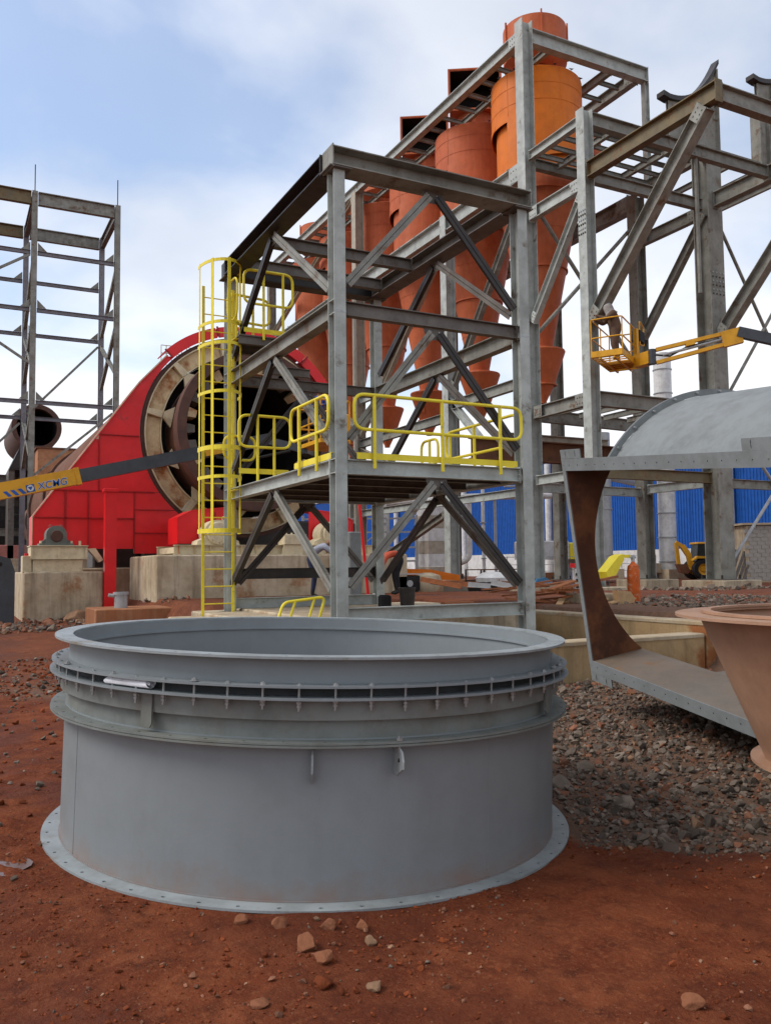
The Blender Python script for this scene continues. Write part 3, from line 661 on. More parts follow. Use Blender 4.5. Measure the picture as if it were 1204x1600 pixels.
def vee(a, b, apex, za, zt, mats, up):
    """inverted V: apex under the upper beam, feet at the columns"""
    ax = V((apex[0], apex[1], zt))
    for (p, m) in ((a, mats[0]), (b, mats[1])):
        foot = V((p[0], p[1], za)); d = (foot-ax).normalized()
        br = brace('brace', ax+d*0.10+V((0, 0, 0)), foot-d*0.13, 0.105, m, tower, up)
    side = (V((b[0], b[1], 0))-V((a[0], a[1], 0))).normalized(); nrm = V(up)
    g = MB().prism([ax+side*q+V((0, 0, w))-nrm*0.005 for q, w in ((-0.17, 0.0), (0.17, 0.0), (0.13, -0.16), (-0.13, -0.16))], nrm*0.010).to('gusset', M_MID, tower)
    for q in (-0.07, 0.07):
        for w in (-0.05, -0.10):
            c = ax+side*q+V((0, 0, w)); MB().cyl(c-nrm*0.02, c+nrm*0.02, 0.012, n=6).to('bolt', M_BOLT, g)
for zt, za, split in ((6.84, 5.22, 0), (ZM-0.205, 3.14, 0), (ZP-0.205, 1.20, 1)):
    vee((TX0+0.05, TY0), (TX1-0.05, TY0), (XM, TY0), za, zt, (M_STEEL2, M_DARK), (0, 1, 0))
    vee((TX1, TY0+0.08), (TX1, TY1-0.08), (TX1, YM), za, zt, (M_MID, M_DARK), (1, 0, 0))
    vee((TX0, TY0+0.08), (TX0, TY1-0.08), (TX0, YM), za, zt, (M_STEEL2, M_DARK), (1, 0, 0))
    if zt < 6.5: vee((TX0+0.05, TY1), (TX1-0.05, TY1), (XM, TY1), za, zt, (M_DARK, M_MID), (0, 1, 0))
# platform deck: joists and chequer plates
for k in range(5):
    y = TY0+0.5+k*0.95; hbeam((TX0+0.07, y, ZP-0.12), (TX1-0.07, y, ZP-0.12), 0.14, 0.08, M_MID)
for k in range(4):
    MB().box((TX0+0.09, TY0+0.10+k*1.14, ZP-0.045), (TX1-0.09, TY0+0.10+k*1.14+1.13, ZP-0.038)).to('deck_plate', M_RUSTB, tower)
# upper landing near the ladder head
ZU = 5.62
MB().box((TX0-0.1, 13.98, ZU-0.04), (5.45, 14.75, ZU-0.032)).to('deck_plate', M_MID, tower)
for y in (14.02, 14.72): hbeam((TX0-0.12, y, ZU-0.12), (5.45, y, ZU-0.12), 0.15, 0.09, M_MID)
hbeam((5.42, 14.1, ZU-0.12), (5.42, 14.64, ZU-0.12), 0.14, 0.08, M_DARK)
hbeam((TX0+0.1, 13.4, 4.86), (5.5, 13.4, 4.86), 0.14, 0.08, M_MID)
# guardrails: looped tube with posts and toe board
def guardrail(p0, p1, z, posts, h=0.86, toe=True, mid=True, drop=0.12, name='guardrail', rad=0.0235):
    p0 = V((p0[0], p0[1], 0)); p1 = V((p1[0], p1[1], 0)); d = p1-p0
    top, midz = z+h, z+h*0.46
    loop = [p0+V((0, 0, midz)), p0+V((0, 0, top)), p1+V((0, 0, top)), p1+V((0, 0, midz))]
    g = MB().tube(round_path(loop, 0.16, 6, True), rad, 8, True).to(name, M_YEL, tower, True)
    g['label'] = 'yellow tube guardrail with rounded ends'
    out = V((d.y, -d.x, 0)).normalized()*0.0
    for t in posts:
        q = p0+d*t; MB().tube([q+V((0, 0, z-drop)), q+V((0, 0, top))], rad*1.05, 8).to('post', M_YEL, g, True)
    if toe:
        nrm = V((d.y, -d.x, 0)).normalized()*0.006; a = p0+d*0.02; b = p1-d*0.02
        inw = V((-d.y, d.x, 0)).normalized()*0.045
        MB().prism([a+inw+V((0, 0, z+0.005)), b+inw+V((0, 0, z+0.005)), b+inw+V((0, 0, z+0.085)), a+inw+V((0, 0, z+0.085))], nrm).to('toe_board', M_YEL, g)
        MB().prism([a+inw+V((0, 0, z+0.087)), b+inw+V((0, 0, z+0.087)), b+inw-nrm*7+V((0, 0, z+0.087)), a+inw-nrm*7+V((0, 0, z+0.087))], (0, 0, 0.005)).to('toe_lip', M_YEL, g)
    return g
guardrail((4.74, 10.03), (7.42, 10.03), ZP, (0.11, 0.50, 0.86))
guardrail((4.44, 11.55), (4.44, 10.18), ZP, (0.24, 0.70))
guardrail((4.31, 13.6), (5.22, 13.6), ZP+0.16, (0.36, 0.68), h=0.98)
guardrail((4.40, 14.75), (4.98, 14.75), ZP+0.16, (0.25,), h=0.80, toe=False)
guardrail((7.56, 12.35), (7.56, 10.30), ZP, (0.06, 0.42), h=0.84)
guardrail((7.56, 13.2), (7.56, 12.62), ZP, (0.5,), h=0.80)
guardrail((4.52, 13.98), (5.42, 13.98), ZU+0.02, (0.40, 0.80), h=1.10)
guardrail((TX0-0.1, 14.72), (5.3, 14.86), ZU, (0.2, 0.6), h=0.9, toe=False)
# caged ladder
LX0, LX1, LY = 3.99, 4.53, 14.62
lad = MB().bar((LX0, LY, 0.74), (LX0, LY, 6.55), 0.05, 0.016, (0, 1, 0)).bar((LX1, LY, 0.74), (LX1, LY, 6.55), 0.05, 0.016, (0, 1, 0)).to('ladder', M_YEL, tower)
lad['label'] = 'yellow vertical ladder with safety cage'
rung_me = None
for k in range(19):
    z = 0.95+k*0.30
    if rung_me is None: o = MB().cyl((LX0, LY, 0), (LX1, LY, 0), 0.011, n=8).to('rung', M_YEL, lad); rung_me = o.data; z0 = 0; base = o.location.copy()
    else: o = link('rung', rung_me, None, lad)
    o.location = base+V((0, 0, z))
def flat_band(pts, w, t, name, par):
    """vertical-faced strap that follows pts"""
    vs = []; fs = []; pts = [V(p) for p in pts]
    for i, p in enumerate(pts):
        a = pts[max(0, i-1)]; b = pts[min(len(pts)-1, i+1)]; d = (b-a).normalized(); n_ = V((d.y, -d.x, 0)).normalized()*t
        vs += [p+V((0, 0, -w/2)), p+n_+V((0, 0, -w/2)), p+n_+V((0, 0, w/2)), p+V((0, 0, w/2))]
    for i in range(len(pts)-1):
        for q in range(4): fs.append((i*4+q, (i+1)*4+q, (i+1)*4+(q+1) % 4, i*4+(q+1) % 4))
    fs += [(0, 1, 2, 3), tuple((len(pts)-1)*4+q for q in (3, 2, 1, 0))]
    return mesh(name, vs, fs, M_YEL, par)
cxl = (LX0+LX1)/2; rx, ry = 0.355, 0.60
def hoop_pt(a, z): return V((cxl+rx*math.cos(a), LY-0.05-ry*math.sin(a), z))
hoops = (2.35, 3.35, 3.95, 4.75, 5.55, 6.05, 6.80)
hoops = (2.20, 3.12, 3.62, 4.58, 5.42, 5.78, 6.86)
for z in hoops:
    wid = 0.075 if z in (2.20, 3.62) else 0.055
    flat_band([V((LX0-0.085, LY+0.02, z))]+[hoop_pt(math.pi-math.pi*i/16, z) for i in range(17)]+[V((LX1+0.085, LY+0.02, z))], wid, 0.008, 'hoop', lad)
for i in range(5):
    a = math.pi*(0.02+0.96*i/4); p = hoop_pt(a, 0); q = V((math.cos(a)*rx*0, 0, 0))
    tan = (hoop_pt(a+0.01, 0)-hoop_pt(a-0.01, 0)).normalized(); nrm = V((tan.y, -tan.x, 0))
    MB().bar((p.x+nrm.x*-0.006, p.y+nrm.y*-0.006, 2.16), (p.x+nrm.x*-0.006, p.y+nrm.y*-0.006, 6.90), 0.056, 0.008, nrm).to('cage_strap', M_YEL, lad)
for z in (1.6, 2.9, 4.2, 5.5):
    for x in (LX0, LX1): MB().bar((x, LY, z), (x+0.06, TY1-0.12, z), 0.04, 0.012).to('ladder_bracket', M_YEL, lad)
MB().box((LX1-0.02, 14.2, ZU-0.06), (TX0-0.13, 14.60, ZU-0.05)).to('step_plate', M_YEL, tower)
MB().box((LX1-0.02, 14.2, ZP-0.06), (TX0-0.13, 14.60, ZP-0.05)).to('step_plate', M_YEL, tower)
# swing-gate loops at the landings
MB().tube(round_path([(4.42, 14.56, 5.90), (4.42, 14.02, 5.90), (4.42, 14.02, 6.62), (4.42, 14.56, 6.62)], 0.2, 6, True), 0.018, 8, True).to('gate_loop', M_YEL, tower, True)

# loose yellow stair rail lying at the foot of the tower
rail = thing('stair_handrail', 'short loose yellow handrail leaning behind the drum rim', 'handrail', (4.1, 10.65, 0.2))
MB().tube(round_path([(3.72, 10.55, 0.40), (3.98, 10.66, 1.10), (4.58, 10.66, 1.16), (4.30, 10.55, 0.40)], 0.09, 5), 0.020, 8).to('tube_frame', M_YEL, rail, True)
for t in (0.28, 0.74):
    x = 3.98+0.60*t; MB().tube([(x-0.27, 10.55, 0.40), (x, 10.66, 1.10+0.06*t)], 0.019, 8).to('bar', M_YEL, rail, True)

# ------------------------------------------------------------------ left steel frame straddling the kiln, still open to the sky
lf = thing('open_steel_frame', 'tall bare steel frame of columns and girts against the sky at the left edge', 'steel frame', (5.0, 64.6, 0.6))
FX = (-6.4, -0.65, 5.07, 10.53); FY = (61.3, 68.0); ZT = 27.42
gl = 0.5
for x in FX:
    for y in FY:
        ibeam('column', (x, y, gl), (x, y, ZT), 0.40, 0.36, M_PLUM if x > 5 and y > 62 else M_STEEL2, lf, up=(0, 1, 0))
        if x > 0 and y < 62: MB().cyl((x, y, ZT), (x, y, ZT+1.9), 0.035, n=6).to('guide_pin', M_DARK, lf)
for y, zs in ((61.3, (23.15, 19.20, 12.90, 7.4)), (68.0, (23.2, 19.18, 12.9, 7.4))):
    for a in range(len(FX)-1):
        ibeam('top_beam', (FX[a]+0.22, y, ZT-0.48), (FX[a+1]-0.22, y, ZT-0.48), 0.90, 0.36, M_OCHRE if a < 2 else M_STEEL2, lf)
        for z in zs: ibeam('girt', (FX[a]+0.22, y, z), (FX[a+1]-0.22, y, z), 0.27, 0.20, M_PLUM, lf)
        for z in zs[:3]:
            for sx, xx in ((1, FX[a]+0.24), (-1, FX[a+1]-0.24)):
                MB().prism([(xx, y-0.008, z+0.17), (xx+sx*0.58, y-0.008, z+0.17), (xx, y-0.008, z+0.74)], (0, 0.02, 0)).to('gusset', M_STEEL2, lf)
for x in FX[2:]:
    ibeam('top_beam', (x, 61.55, ZT-0.5), (x, 67.75, ZT-0.5), 0.78, 0.32, M_MID, lf)
    for z in (23.2, 19.1, 12.8):
        brace('brace', (x, 61.4, z-0.3), (x, 67.9, z-3.7), 0.26, M_STEEL2, lf, up=(1, 0, 0))
        if z < 23: brace('brace', (x, 67.9, z-0.3), (x, 61.4, z-3.7), 0.26, M_STEEL2, lf, up=(1, 0, 0))
for p, q in (((10.3, 68.0, 18.8), (5.3, 68.0, 13.2)), ((4.8, 61.3, 23.0), (-0.4, 61.3, 19.6)), ((4.8, 61.3, 15.6), (-0.4, 61.3, 18.9)), ((4.8, 68.0, 12.5), (-0.4, 68.0, 6.8)), ((10.3, 61.3, 12.5), (5.3, 61.3, 8.0))):
    MB().bar(p, q, 0.16, 0.16).to('brace', M_STEEL2, lf)
# ------------------------------------------------------------------ kiln: shell, gear ring with spokes, mouth
KX, KZ = 7.64, 5.36
kiln = thing('rotary_kiln', 'huge rusty rotary kiln with cream spoked gear ring and dark round mouth', 'kiln', (KX, 24, 2.0))
KA = (V((0, 1, 0)), V((1, 0, 0)), V((0, 0, 1)))         # axis along Y
kc = lambda y: V((KX, y, KZ))
MB().lathe([(2.06, 22.45), (2.06, 30.0), (2.90, 33.0), (2.90, 57.5), (2.10, 59.5), (2.06, 76.0), (1.96, 76.0), (1.97, 59.5), (2.8, 57.5), (2.8, 33.0), (1.96, 30.0), (1.96, 22.45), (2.06, 22.45)], (KX, 0, KZ), 96, axis=KA).to('shell', M_KSHELL, kiln, True)
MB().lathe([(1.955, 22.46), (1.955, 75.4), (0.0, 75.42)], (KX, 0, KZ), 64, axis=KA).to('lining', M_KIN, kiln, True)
MB().ring(1.97, 2.22, 22.40, 22.85, (KX, 0, KZ), 96, KA).to('mouth_ring', M_KFLANGE, kiln, True)
for y, rr_ in ((28.5, 2.07), (48.5, 2.91), (57.0, 2.91), (70.0, 2.07)): MB().ring(rr_, rr_+0.12, y, y+0.3, (KX, 0, KZ), 96, KA).to('shell_band', M_KFLANGE, kiln, True)
for k in range(26):
    a = 2*math.pi*k/26; d = V((math.cos(a), 0, math.sin(a))); t = V((-math.sin(a), 0, math.cos(a))); c = kc(22.75)+d*1.82
    MB().prism([c+t*0.14+d*0.13, c-t*0.14+d*0.13, c-t*0.10-d*0.16, c+t*0.10-d*0.16], (0, 0.55+0.25*random.random(), 0)).to('lifter', M_MID if k % 3 else M_CREAMR, kiln)
MB().ring(2.80, 2.905, 23.80, 24.60, (KX, 0, KZ), 128, KA).to('gear_rim', M_KFLANGE, kiln, True)
MB().ring(2.765, 2.798, 23.72, 24.60, (KX, 0, KZ), 128, KA).to('gear_rim_liner', M_CREAM, kiln, True)
MB().ring(2.34, 2.365, 23.74, 24.40, (KX, 0, KZ), 128, KA).to('gear_inner_rim', M_CREAM, kiln, True)
MB().ring(2.07, 2.34, 24.42, 24.47, (KX, 0, KZ), 96, KA).to('shade_backing', M_KIN, kiln)  # near-black ring stands in for the shade in the gap behind the spokes
NR = 11
for k in range(NR):
    a = math.radians(135)+2*math.pi*k/NR; d = V((math.cos(a), 0, math.sin(a))); t = V((-math.sin(a), 0, math.cos(a)))
    c = kc(23.70)
    rb = MB().prism([c+d*2.37+t*0.10, c+d*2.37-t*0.10, c+d*2.762-t*0.075, c+d*2.762+t*0.075], (0, 0.60, 0)).to('spoke', M_CREAM, kiln)
    MB().prism([c+d*2.075+t*0.30, c+d*2.075-t*0.30, c+d*2.338-t*0.09, c+d*2.338+t*0.09], (0, 0.10, 0)).to('spoke_foot', M_CREAM, rb)
    a0, a1 = a+0.045, a+2*math.pi/NR-0.045
    MB().ring(2.37, 2.76, 23.86, 23.90, (KX, 0, KZ), 10, KA, a0, a1).to('cell_plate', M_CREAMR, kiln)
# ------------------------------------------------------------------ red gear guard
guard = thing('gear_guard', 'bright red sheet steel guard around the kiln gear, slanting down to the left', 'guard', (KX-3, 24.2, 1.9))
GL = [(1.9, -5.60), (2.94, -5.60), (3.65, -5.10), (5.20, -3.99), (6.68, -2.93), (7.52, -2.17)]
def g_left(z):
    for (z0, x0), (z1, x1) in zip(GL, GL[1:]):
        if z <= z1: return x0+(x1-x0)*max(0, (z-z0))/(z1-z0)
    return GL[-1][1]
def g_right(z):
    q = 2.93**2-(z-KZ)**2
    return -math.sqrt(q) if q > 0 else 0.0
def gpanel(x0, x1, z0, z1, y=23.70, bow=0.0, bl=None):
    g = 0.008; n = max(2, int((z1-z0)/0.12)); Lp = []; Rp = []
    for i in range(n+1):
        z = z0+g+(z1-z0-2*g)*i/n; xa = max(x0+g, g_left(z)); xb = min(x1-g, g_right(z))
        if xb-xa < 0.01: continue
        Lp.append((xa, z)); Rp.append((xb, z))
    if len(Lp) < 2: return
    yy = y+random.uniform(-0.012, 0.012)
    vs = []; fs = []; m = 5
    for (xa, z), (xb, _) in zip(Lp, Rp):
        for k in range(m+1):
            t = k/m; s = (z-Lp[0][1])/max(0.01, Lp[-1][1]-Lp[0][1])
            dent = 0.030*noise.noise(V((xa+(xb-xa)*t, z, 3))*1.7)*(4*t*(1-t))*(4*s*(1-s))
            vs.append((KX+xa+(xb-xa)*t, yy+dent-bow*(4*t*(1-t)), z))
    r = m+1; nr = len(Lp)
    for i in range(nr-1):
        for k in range(m): fs.append((i*r+k, i*r+k+1, (i+1)*r+k+1, (i+1)*r+k))
    base = len(vs); vs += [(a, b+0.035, c) for a, b, c in vs]
    fs += [tuple(base+q for q in reversed(f)) for f in fs]
    rim = [k for k in range(m)]+[i*r+m for i in range(nr-1)]+[(nr-1)*r+m-k for k in range(m)]+[(nr-1-i)*r for i in range(nr-1)]
    for i in range(len(rim)):
        j = rim[(i+1) % len(rim)]; fs.append((rim[i], j, j+base, rim[i]+base))
    return mesh('panel', vs, fs, M_RED, guard, True)
def seam(x0, z0, x1, z1, w=0.035):
    MB().bar((KX+x0, 23.675, z0), (KX+x1, 23.675, z1), w, 0.04, (0, 1, 0)).to('seam_flange', M_RED2, guard)
gpanel(-3.99, 0, 5.20, 7.52); gpanel(-6, -3.99, 3.67, 5.20); gpanel(-3.99, 0, 3.67, 5.20)
gpanel(-6, -4.25, 2.94, 3.67); gpanel(-4.25, -3.06, 2.94, 3.67); gpanel(-3.06, 0, 3.19, 3.67); gpanel(-3.06, 0, 2.55, 3.19)
gpanel(-6, -4.25, 2.16, 2.94); gpanel(-4.25, -3.06, 2.12, 2.94); gpanel(-3.06, -1.85, 1.99, 2.55)
seam(-5.10, 3.67, -2.55, 3.67); seam(-5.58, 2.94, -3.06, 2.94); seam(-3.06, 2.0, -3.06, 3.67); seam(-4.25, 2.14, -4.25, 3.67, 0.028)
seam(-3.99, 3.67, -3.99, 5.20, 0.028); seam(-3.97, 5.20, -2.95, 5.20, 0.028); seam(-3.06, 3.19, -2.1, 3.19, 0.028); seam(-3.06, 2.55, -1.75, 2.55, 0.028)
for k in range(14): MB().cyl((KX-4.83, 23.64, 2.3+k*0.1), (KX-4.83, 23.69, 2.3+k*0.1), 0.016, n=6).to('rivet', M_RED2, guard)
seam(-4.83, 2.15, -4.83, 3.67, 0.05)
for z, xa, xb in ((3.67, -5.0, -2.6), (2.94, -5.5, -3.1), (5.20, -3.9, -3.0)):
    n_ = int((xb-xa)/0.16)
    for k in range(n_+1):
        xx = KX+xa+(xb-xa)*k/n_; MB().cyl((xx, 23.635, z), (xx, 23.66, z), 0.014, n=6).to('bolt', M_RED2, guard)
# edge plates along the sloping side; a cream strip paints the light they catch
pts = [(KX+x, z) for z, x in GL]
for (xa, za), (xb, zb) in zip(pts, pts[1:]):
    MB().prism([(xa, 23.66, za), (xb, 23.66, zb), (xb-0.02, 23.66, zb+0.02), (xa-0.02, 23.66, za+0.02)], (0, 1.0, 0)).to('edge_plate', M_RED, guard)
    MB().prism([(xa-0.022, 23.655, za+0.012), (xb-0.022, 23.655, zb+0.012), (xb-0.045, 23.655, zb+0.03), (xa-0.045, 23.655, za+0.03)], (0, 0.04, 0)).to('edge_highlight', M_CREAM, guard)
for a0, a1 in ((25, 52), (53, 78), (79, 104), (105, 134)):       # curved cover over the gear
    r0, r1 = math.radians(a0), math.radians(a1)
    MB().ring(2.93, 3.22, 23.68, 23.72, (KX, 0, KZ), 14, KA, r0, r1).to('arc_panel', M_RED, guard)
    MB().ring(3.19, 3.22, 23.73, 24.75, (KX, 0, KZ), 14, KA, r0, r1).to('cover_plate', M_RED, guard)
    d = V((math.cos(r1), 0, math.sin(r1))); MB().bar(kc(23.66)+d*2.93, kc(23.66)+d*3.25, 0.05, 0.03, (0, 1, 0)).to('seam_flange', M_RED2, guard)
post = MB().box((3.62, 22.45, 0.30), (3.90, 22.70, 3.55)).bev((3.58, 22.40, 3.55), (3.94, 22.74, 3.63), 0.01).to('guard_post', M_RED); tag(post, 'square red steel post in front of the red guard', 'post')
# ------------------------------------------------------------------ bearing bases
bb = thing('bearing_base', 'cream steel bearing base with grey green bearing housing on a concrete block', 'bearing', (2.6, 22.9, 1.53))
MB().bev((1.95, 22.66, 1.535), (3.12, 23.45, 1.84), 0.01).to('lower_bed', M_CREAM, bb)
MB().bev((1.90, 22.62, 1.842), (3.22, 23.5, 2.16), 0.01).to('upper_bed', M_CREAM, bb)
for x in (1.90, 2.53, 3.17): MB().box((x, 22.585, 1.87), (x+0.05, 22.618, 2.13)).to('stiffener', M_CREAM, bb)
MB().box((1.88, 22.56, 2.162), (3.24, 23.5, 2.185)).to('top_plate', M_CREAM, bb)
MB().box((1.88, 22.575, 1.842), (3.24, 22.617, 1.862)).to('ledge', M_CREAM, bb)
MB().prism([(3.22, 22.65, 2.1), (3.42, 22.65, 2.12), (3.62, 22.65, 1.82), (3.52, 22.65, 1.76), (3.34, 22.65, 1.98)], (0, 0.3, 0)).to('chute', M_CREAM, bb)
MB().bev((1.72, 22.68, 1.535), (1.93, 23.2, 1.93), 0.01).to('side_box', M_CREAM, bb)
hx, hz = 2.49, 2.42
hh = MB().prism([(hx-0.24, 22.62, 2.19), (hx+0.24, 22.62, 2.19), (hx+0.24, 22.62, 2.42)]+[(hx+0.24*math.cos(t), 22.62, 2.46+0.22*math.sin(t)) for t in [math.pi*i/12 for i in range(13)]]+[(hx-0.24, 22.62, 2.42)], (0, 0.55, 0)).to('housing', M_MOTOR, bb, True)
MB().box((hx-0.40, 22.60, 2.186), (hx+0.40, 23.2, 2.235)).prism([(hx-0.38, 22.7, 2.235), (hx-0.24, 22.7, 2.235), (hx-0.24, 22.7, 2.36)], (0, 0.3, 0)).prism([(hx+0.38, 22.7, 2.235), (hx+0.24, 22.7, 2.235), (hx+0.24, 22.7, 2.36)], (0, 0.3, 0)).to('housing_foot', M_MOTOR, hh)
MB().lathe([(0.0, -0.03), (0.13, -0.03), (0.145, 0.0), (0.145, 0.04)], (hx, 22.60, hz), 28, axis=(V((0, 1, 0)), V((1, 0, 0)), V((0, 0, 1)))).to('end_cover', M_KFLANGE, hh, True)
for sx in (-0.12, 0.12): MB().tube(arc_pts((hx+sx, 22.85, 2.67), (1, 0, 0), (0, 0, 1), 0.035, 0, 2*math.pi, 12)[:-1], 0.010, 6, True).to('lifting_eye', M_MOTOR, hh)
for sx in (-0.36, 0.36, 0.56): MB().cyl((hx+sx, 22.7, 2.186), (hx+sx, 22.7, 2.30), 0.03, n=8).to('bolt', M_CREAM, bb)
MB().cyl((1.80, 22.62, 1.93), (1.80, 22.62, 1.99), 0.05, n=10).to('red_cap', M_RED, bb)
# roller stands under the kiln mouth: one long cream bed, two bearings with red roller guards
bed = thing('roller_bed', 'long cream steel bed frame on the concrete block under the kiln mouth', 'bed frame', (7.6, 21.2, 1.9))
MB().ibeam((4.95, 20.75, 2.03), (10.3, 20.75, 2.03), 0.24, 0.18).to('girder', M_CREAM, bed)
MB().ibeam((4.95, 22.6, 2.03), (10.3, 22.6, 2.03), 0.24, 0.18).to('girder', M_CREAM, bed)
for k in range(14): MB().box((5.05+k*0.39, 20.67, 1.925), (5.065+k*0.39, 20.74, 2.135)).to('stiffener', M_CREAMR, bed)
for k in range(6): MB().box((5.0+k*1.0, 20.85, 1.95), (5.12+k*1.0, 22.5, 2.1)).to('cross_member', M_CREAM, bed)
for s_, lab in ((-1, 'left'), (1, 'right')):
    x = 7.62+s_*1.55
    rb = thing('roller_bearing', 'cream roller bearing with round cover on the '+lab+' side of the kiln mouth', 'bearing', (x, 21.0, 2.15), group='roller bearings under the kiln mouth')
    prof = [(x-0.55, 2.155), (x+0.55, 2.155), (x+0.52, 2.25), (x+0.34, 2.33)]+[(x+0.36*math.cos(t), 2.42+0.36*math.sin(t)) for t in [math.pi*i/14 for i in range(15)]]+[(x-0.34, 2.33), (x-0.52, 2.25)]
    h_ = MB().prism([(a, 20.80, b) for a, b in prof], (0, 0.55, 0)).to('housing', M_CREAM, rb, True)
    MB().lathe([(0, -0.05), (0.27, -0.05), (0.29, -0.03), (0.29, 0.02)], (x, 20.78, 2.44), 32, axis=KA).to('cover', M_CREAM, h_, True)
    for q in range(8):
        t = q*math.pi/4; MB().cyl((x+0.24*math.cos(t), 20.71, 2.44+0.24*math.sin(t)), (x+0.24*math.cos(t), 20.735, 2.44+0.24*math.sin(t)), 0.016, n=6).to('bolt', M_CREAMR, h_)
    MB().tube(arc_pts((x-0.2*s_, 21.0, 2.82), (1, 0, 0), (0, 0, 1), 0.05, 0, 2*math.pi, 12)[:-1], 0.012, 6, True).to('lifting_eye', M_CREAM, h_)
    gx0 = x-s_*0.0
    rg = thing('roller_guard', 'small red sheet guard behind the '+lab+' roller bearing', 'guard', (x, 22.0, 2.2), group='red roller guards')
    o0, o1 = (x-0.86, x+0.42) if s_ < 0 else (x-0.42, x+0.86)
    poly = [(o0, 2.2), (o1, 2.2), (o1, 3.12), (o0+0.35, 3.02), (o0, 2.84)] if s_ < 0 else [(o0, 2.2), (o1, 2.2), (o1, 2.84), (o1-0.35, 3.02), (o0, 3.12)]
    MB().prism([(a, 21.42, b) for a, b in poly], (0, 0.04, 0)).to('front_sheet', M_RED, rg)
    for (xa, za), (xb, zb) in zip(poly[2:], poly[3:]): MB().prism([(xa, 21.40, za), (xb, 21.40, zb), (xb, 21.40, zb+0.03), (xa, 21.40, za+0.03)], (0, 1.0, 0)).to('top_sheet', M_RED, rg)
    MB().box((o0-0.02 if s_ < 0 else o1, 21.40, 2.2), (o0 if s_ < 0 else o1+0.02, 22.4, 2.84)).to('side_sheet', M_RED, rg)
    MB().bar(((o0+o1)/2-0.3*s_, 21.40, 2.25), ((o0+o1)/2-0.3*s_, 21.40, 3.0), 0.03, 0.03, (0, 1, 0)).to('seam_flange', M_RED2, rg)
cb = thing('junction_box', 'small cream box on the bed frame between the two roller bearings', 'box', (8.0, 20.6, 2.15))
MB().bev((7.70, 20.5, 2.16), (8.30, 21.0, 2.42), 0.01).to('case', M_CREAM, cb)
MB().prism([(7.70, 20.55, 2.155), (8.30, 20.55, 2.155), (8.15, 20.55, 1.80), (7.62, 20.55, 1.80)], (0, 0.02, 0)).to('skirt', M_CREAM, cb)
for k in range(4): MB().cyl((7.78+k*0.15, 20.6, 2.42), (7.78+k*0.15, 20.6, 2.46), 0.025, n=8).to('bolt', M_CREAM, cb)
conc('kiln_pier', [((3.2, 26.2, -0.2), (13.0, 27.6, 1.62))], M_CONC, 'dim concrete pier seen in the gap beside the red post', 'pier', 0.03)
dh = thing('shade_filler', 'added dark boxes standing in for the shade under the kiln', 'machinery', (8, 26.8, 1.62))
MB().bev((3.9, 26.3, 1.64), (5.2, 27.5, 2.6), 0.05).to('short_filler', M_DARK, dh); MB().bev((5.3, 26.2, 1.64), (12.4, 27.4, 3.1), 0.06).to('long_filler', M_DARK, dh)  # dark boxes added to fill the shaded space below the shell
MB().cyl((5.15, 26.9, 2.1), (5.4, 26.9, 2.1), 0.3, n=20).to('filler_link', M_MID, dh)
for y in (44.0, 56.0):
    conc('kiln_pier', [((5.6, y-0.9, 0.2), (9.7, y+0.9, 2.40))], M_CONC, 'far concrete pier under the kiln shell, %s' % ('nearer of two' if y < 50 else 'farther of two'), 'pier', 0.03)
# little cream railing on the top of the kiln guard
tr = thing('top_railing', 'tiny pale railing on top of the red kiln guard', 'railing', (6.1, 26, 8.2))
for k in range(7):
    x = 5.9+0.16*k; MB().cyl((x, 26.5, 7.4), (x, 26.5, 8.55), 0.013, n=6).to('post', M_CREAM, tr)
for z in (8.3, 8.55): MB().cyl((5.9, 26.5, z), (6.86, 26.5, z), 0.013, n=6).to('rail', M_CREAM, tr)

# ------------------------------------------------------------------ cyclone support frame
EX, EY, IY, HX, GY, FY1, BY = 16.9, 22.25, 19.37, 22.0, 22.6, 27.3, 35.2
ZTOP, ZL2, ZBM, ZK, ZG, ZLO = 19.48, 15.15, 14.93, 13.55, 6.68, 4.42
fr = thing('cyclone_support_tower', 'tall grey steel structure of heavy columns and beams carrying the orange cyclones', 'steel tower', (19.4, 25, 0.9))
def col(x, y, z0, z1, s, m, up=(1, 0, 0)):
    c = ibeam('column', (x, y, z0), (x, y, z1), s, s*0.98, m, fr, up)
    MB().box((x-s*0.72, y-s*0.72, z0-0.04), (x+s*0.72, y+s*0.72, z0)).to('base_plate', M_MID, c)
    for sx in (-1, 1):
        for sy in (-1, 1): MB().cyl((x+sx*s*0.62, y+sy*s*0.62, z0), (x+sx*s*0.62, y+sy*s*0.62, z0+0.12), 0.035, n=6).to('anchor_bolt', M_DARK, c)
    return c
E_ = col(EX, EY, 1.02, ZTOP+0.25, 0.43, M_STEEL); I_ = col(EX, IY, 0.95, ZL2+0.1, 0.36, M_STEEL)
Hc = col(HX, IY, 1.06, 14.9, 0.64, M_STEEL2, (0, 1, 0)); G_ = col(HX, GY, 1.06, ZL2-0.3, 0.44, M_STEEL2)
F_ = col(EX, FY1, 1.10, ZL2-0.2, 0.42, M_STEEL); B_ = col(EX, BY, 1.0, ZTOP-0.4, 0.44, M_BEIGE)
col(HX, FY1, 1.0, ZTOP-0.4, 0.40, M_STEEL2); col(HX, BY, 1.0, ZTOP-0.4, 0.40, M_OCHRE); col(EX, 47.0, 1.0, ZTOP-0.4, 0.42, M_STEEL2); col(HX, 47.0, 1.0, ZTOP-0.4, 0.42, M_STEEL2)
col(27.5, IY, 1.0, 13.2, 0.5, M_STEEL2); col(EX-0.9, BY, 1.0, 14.5, 0.42, M_OCHRE)
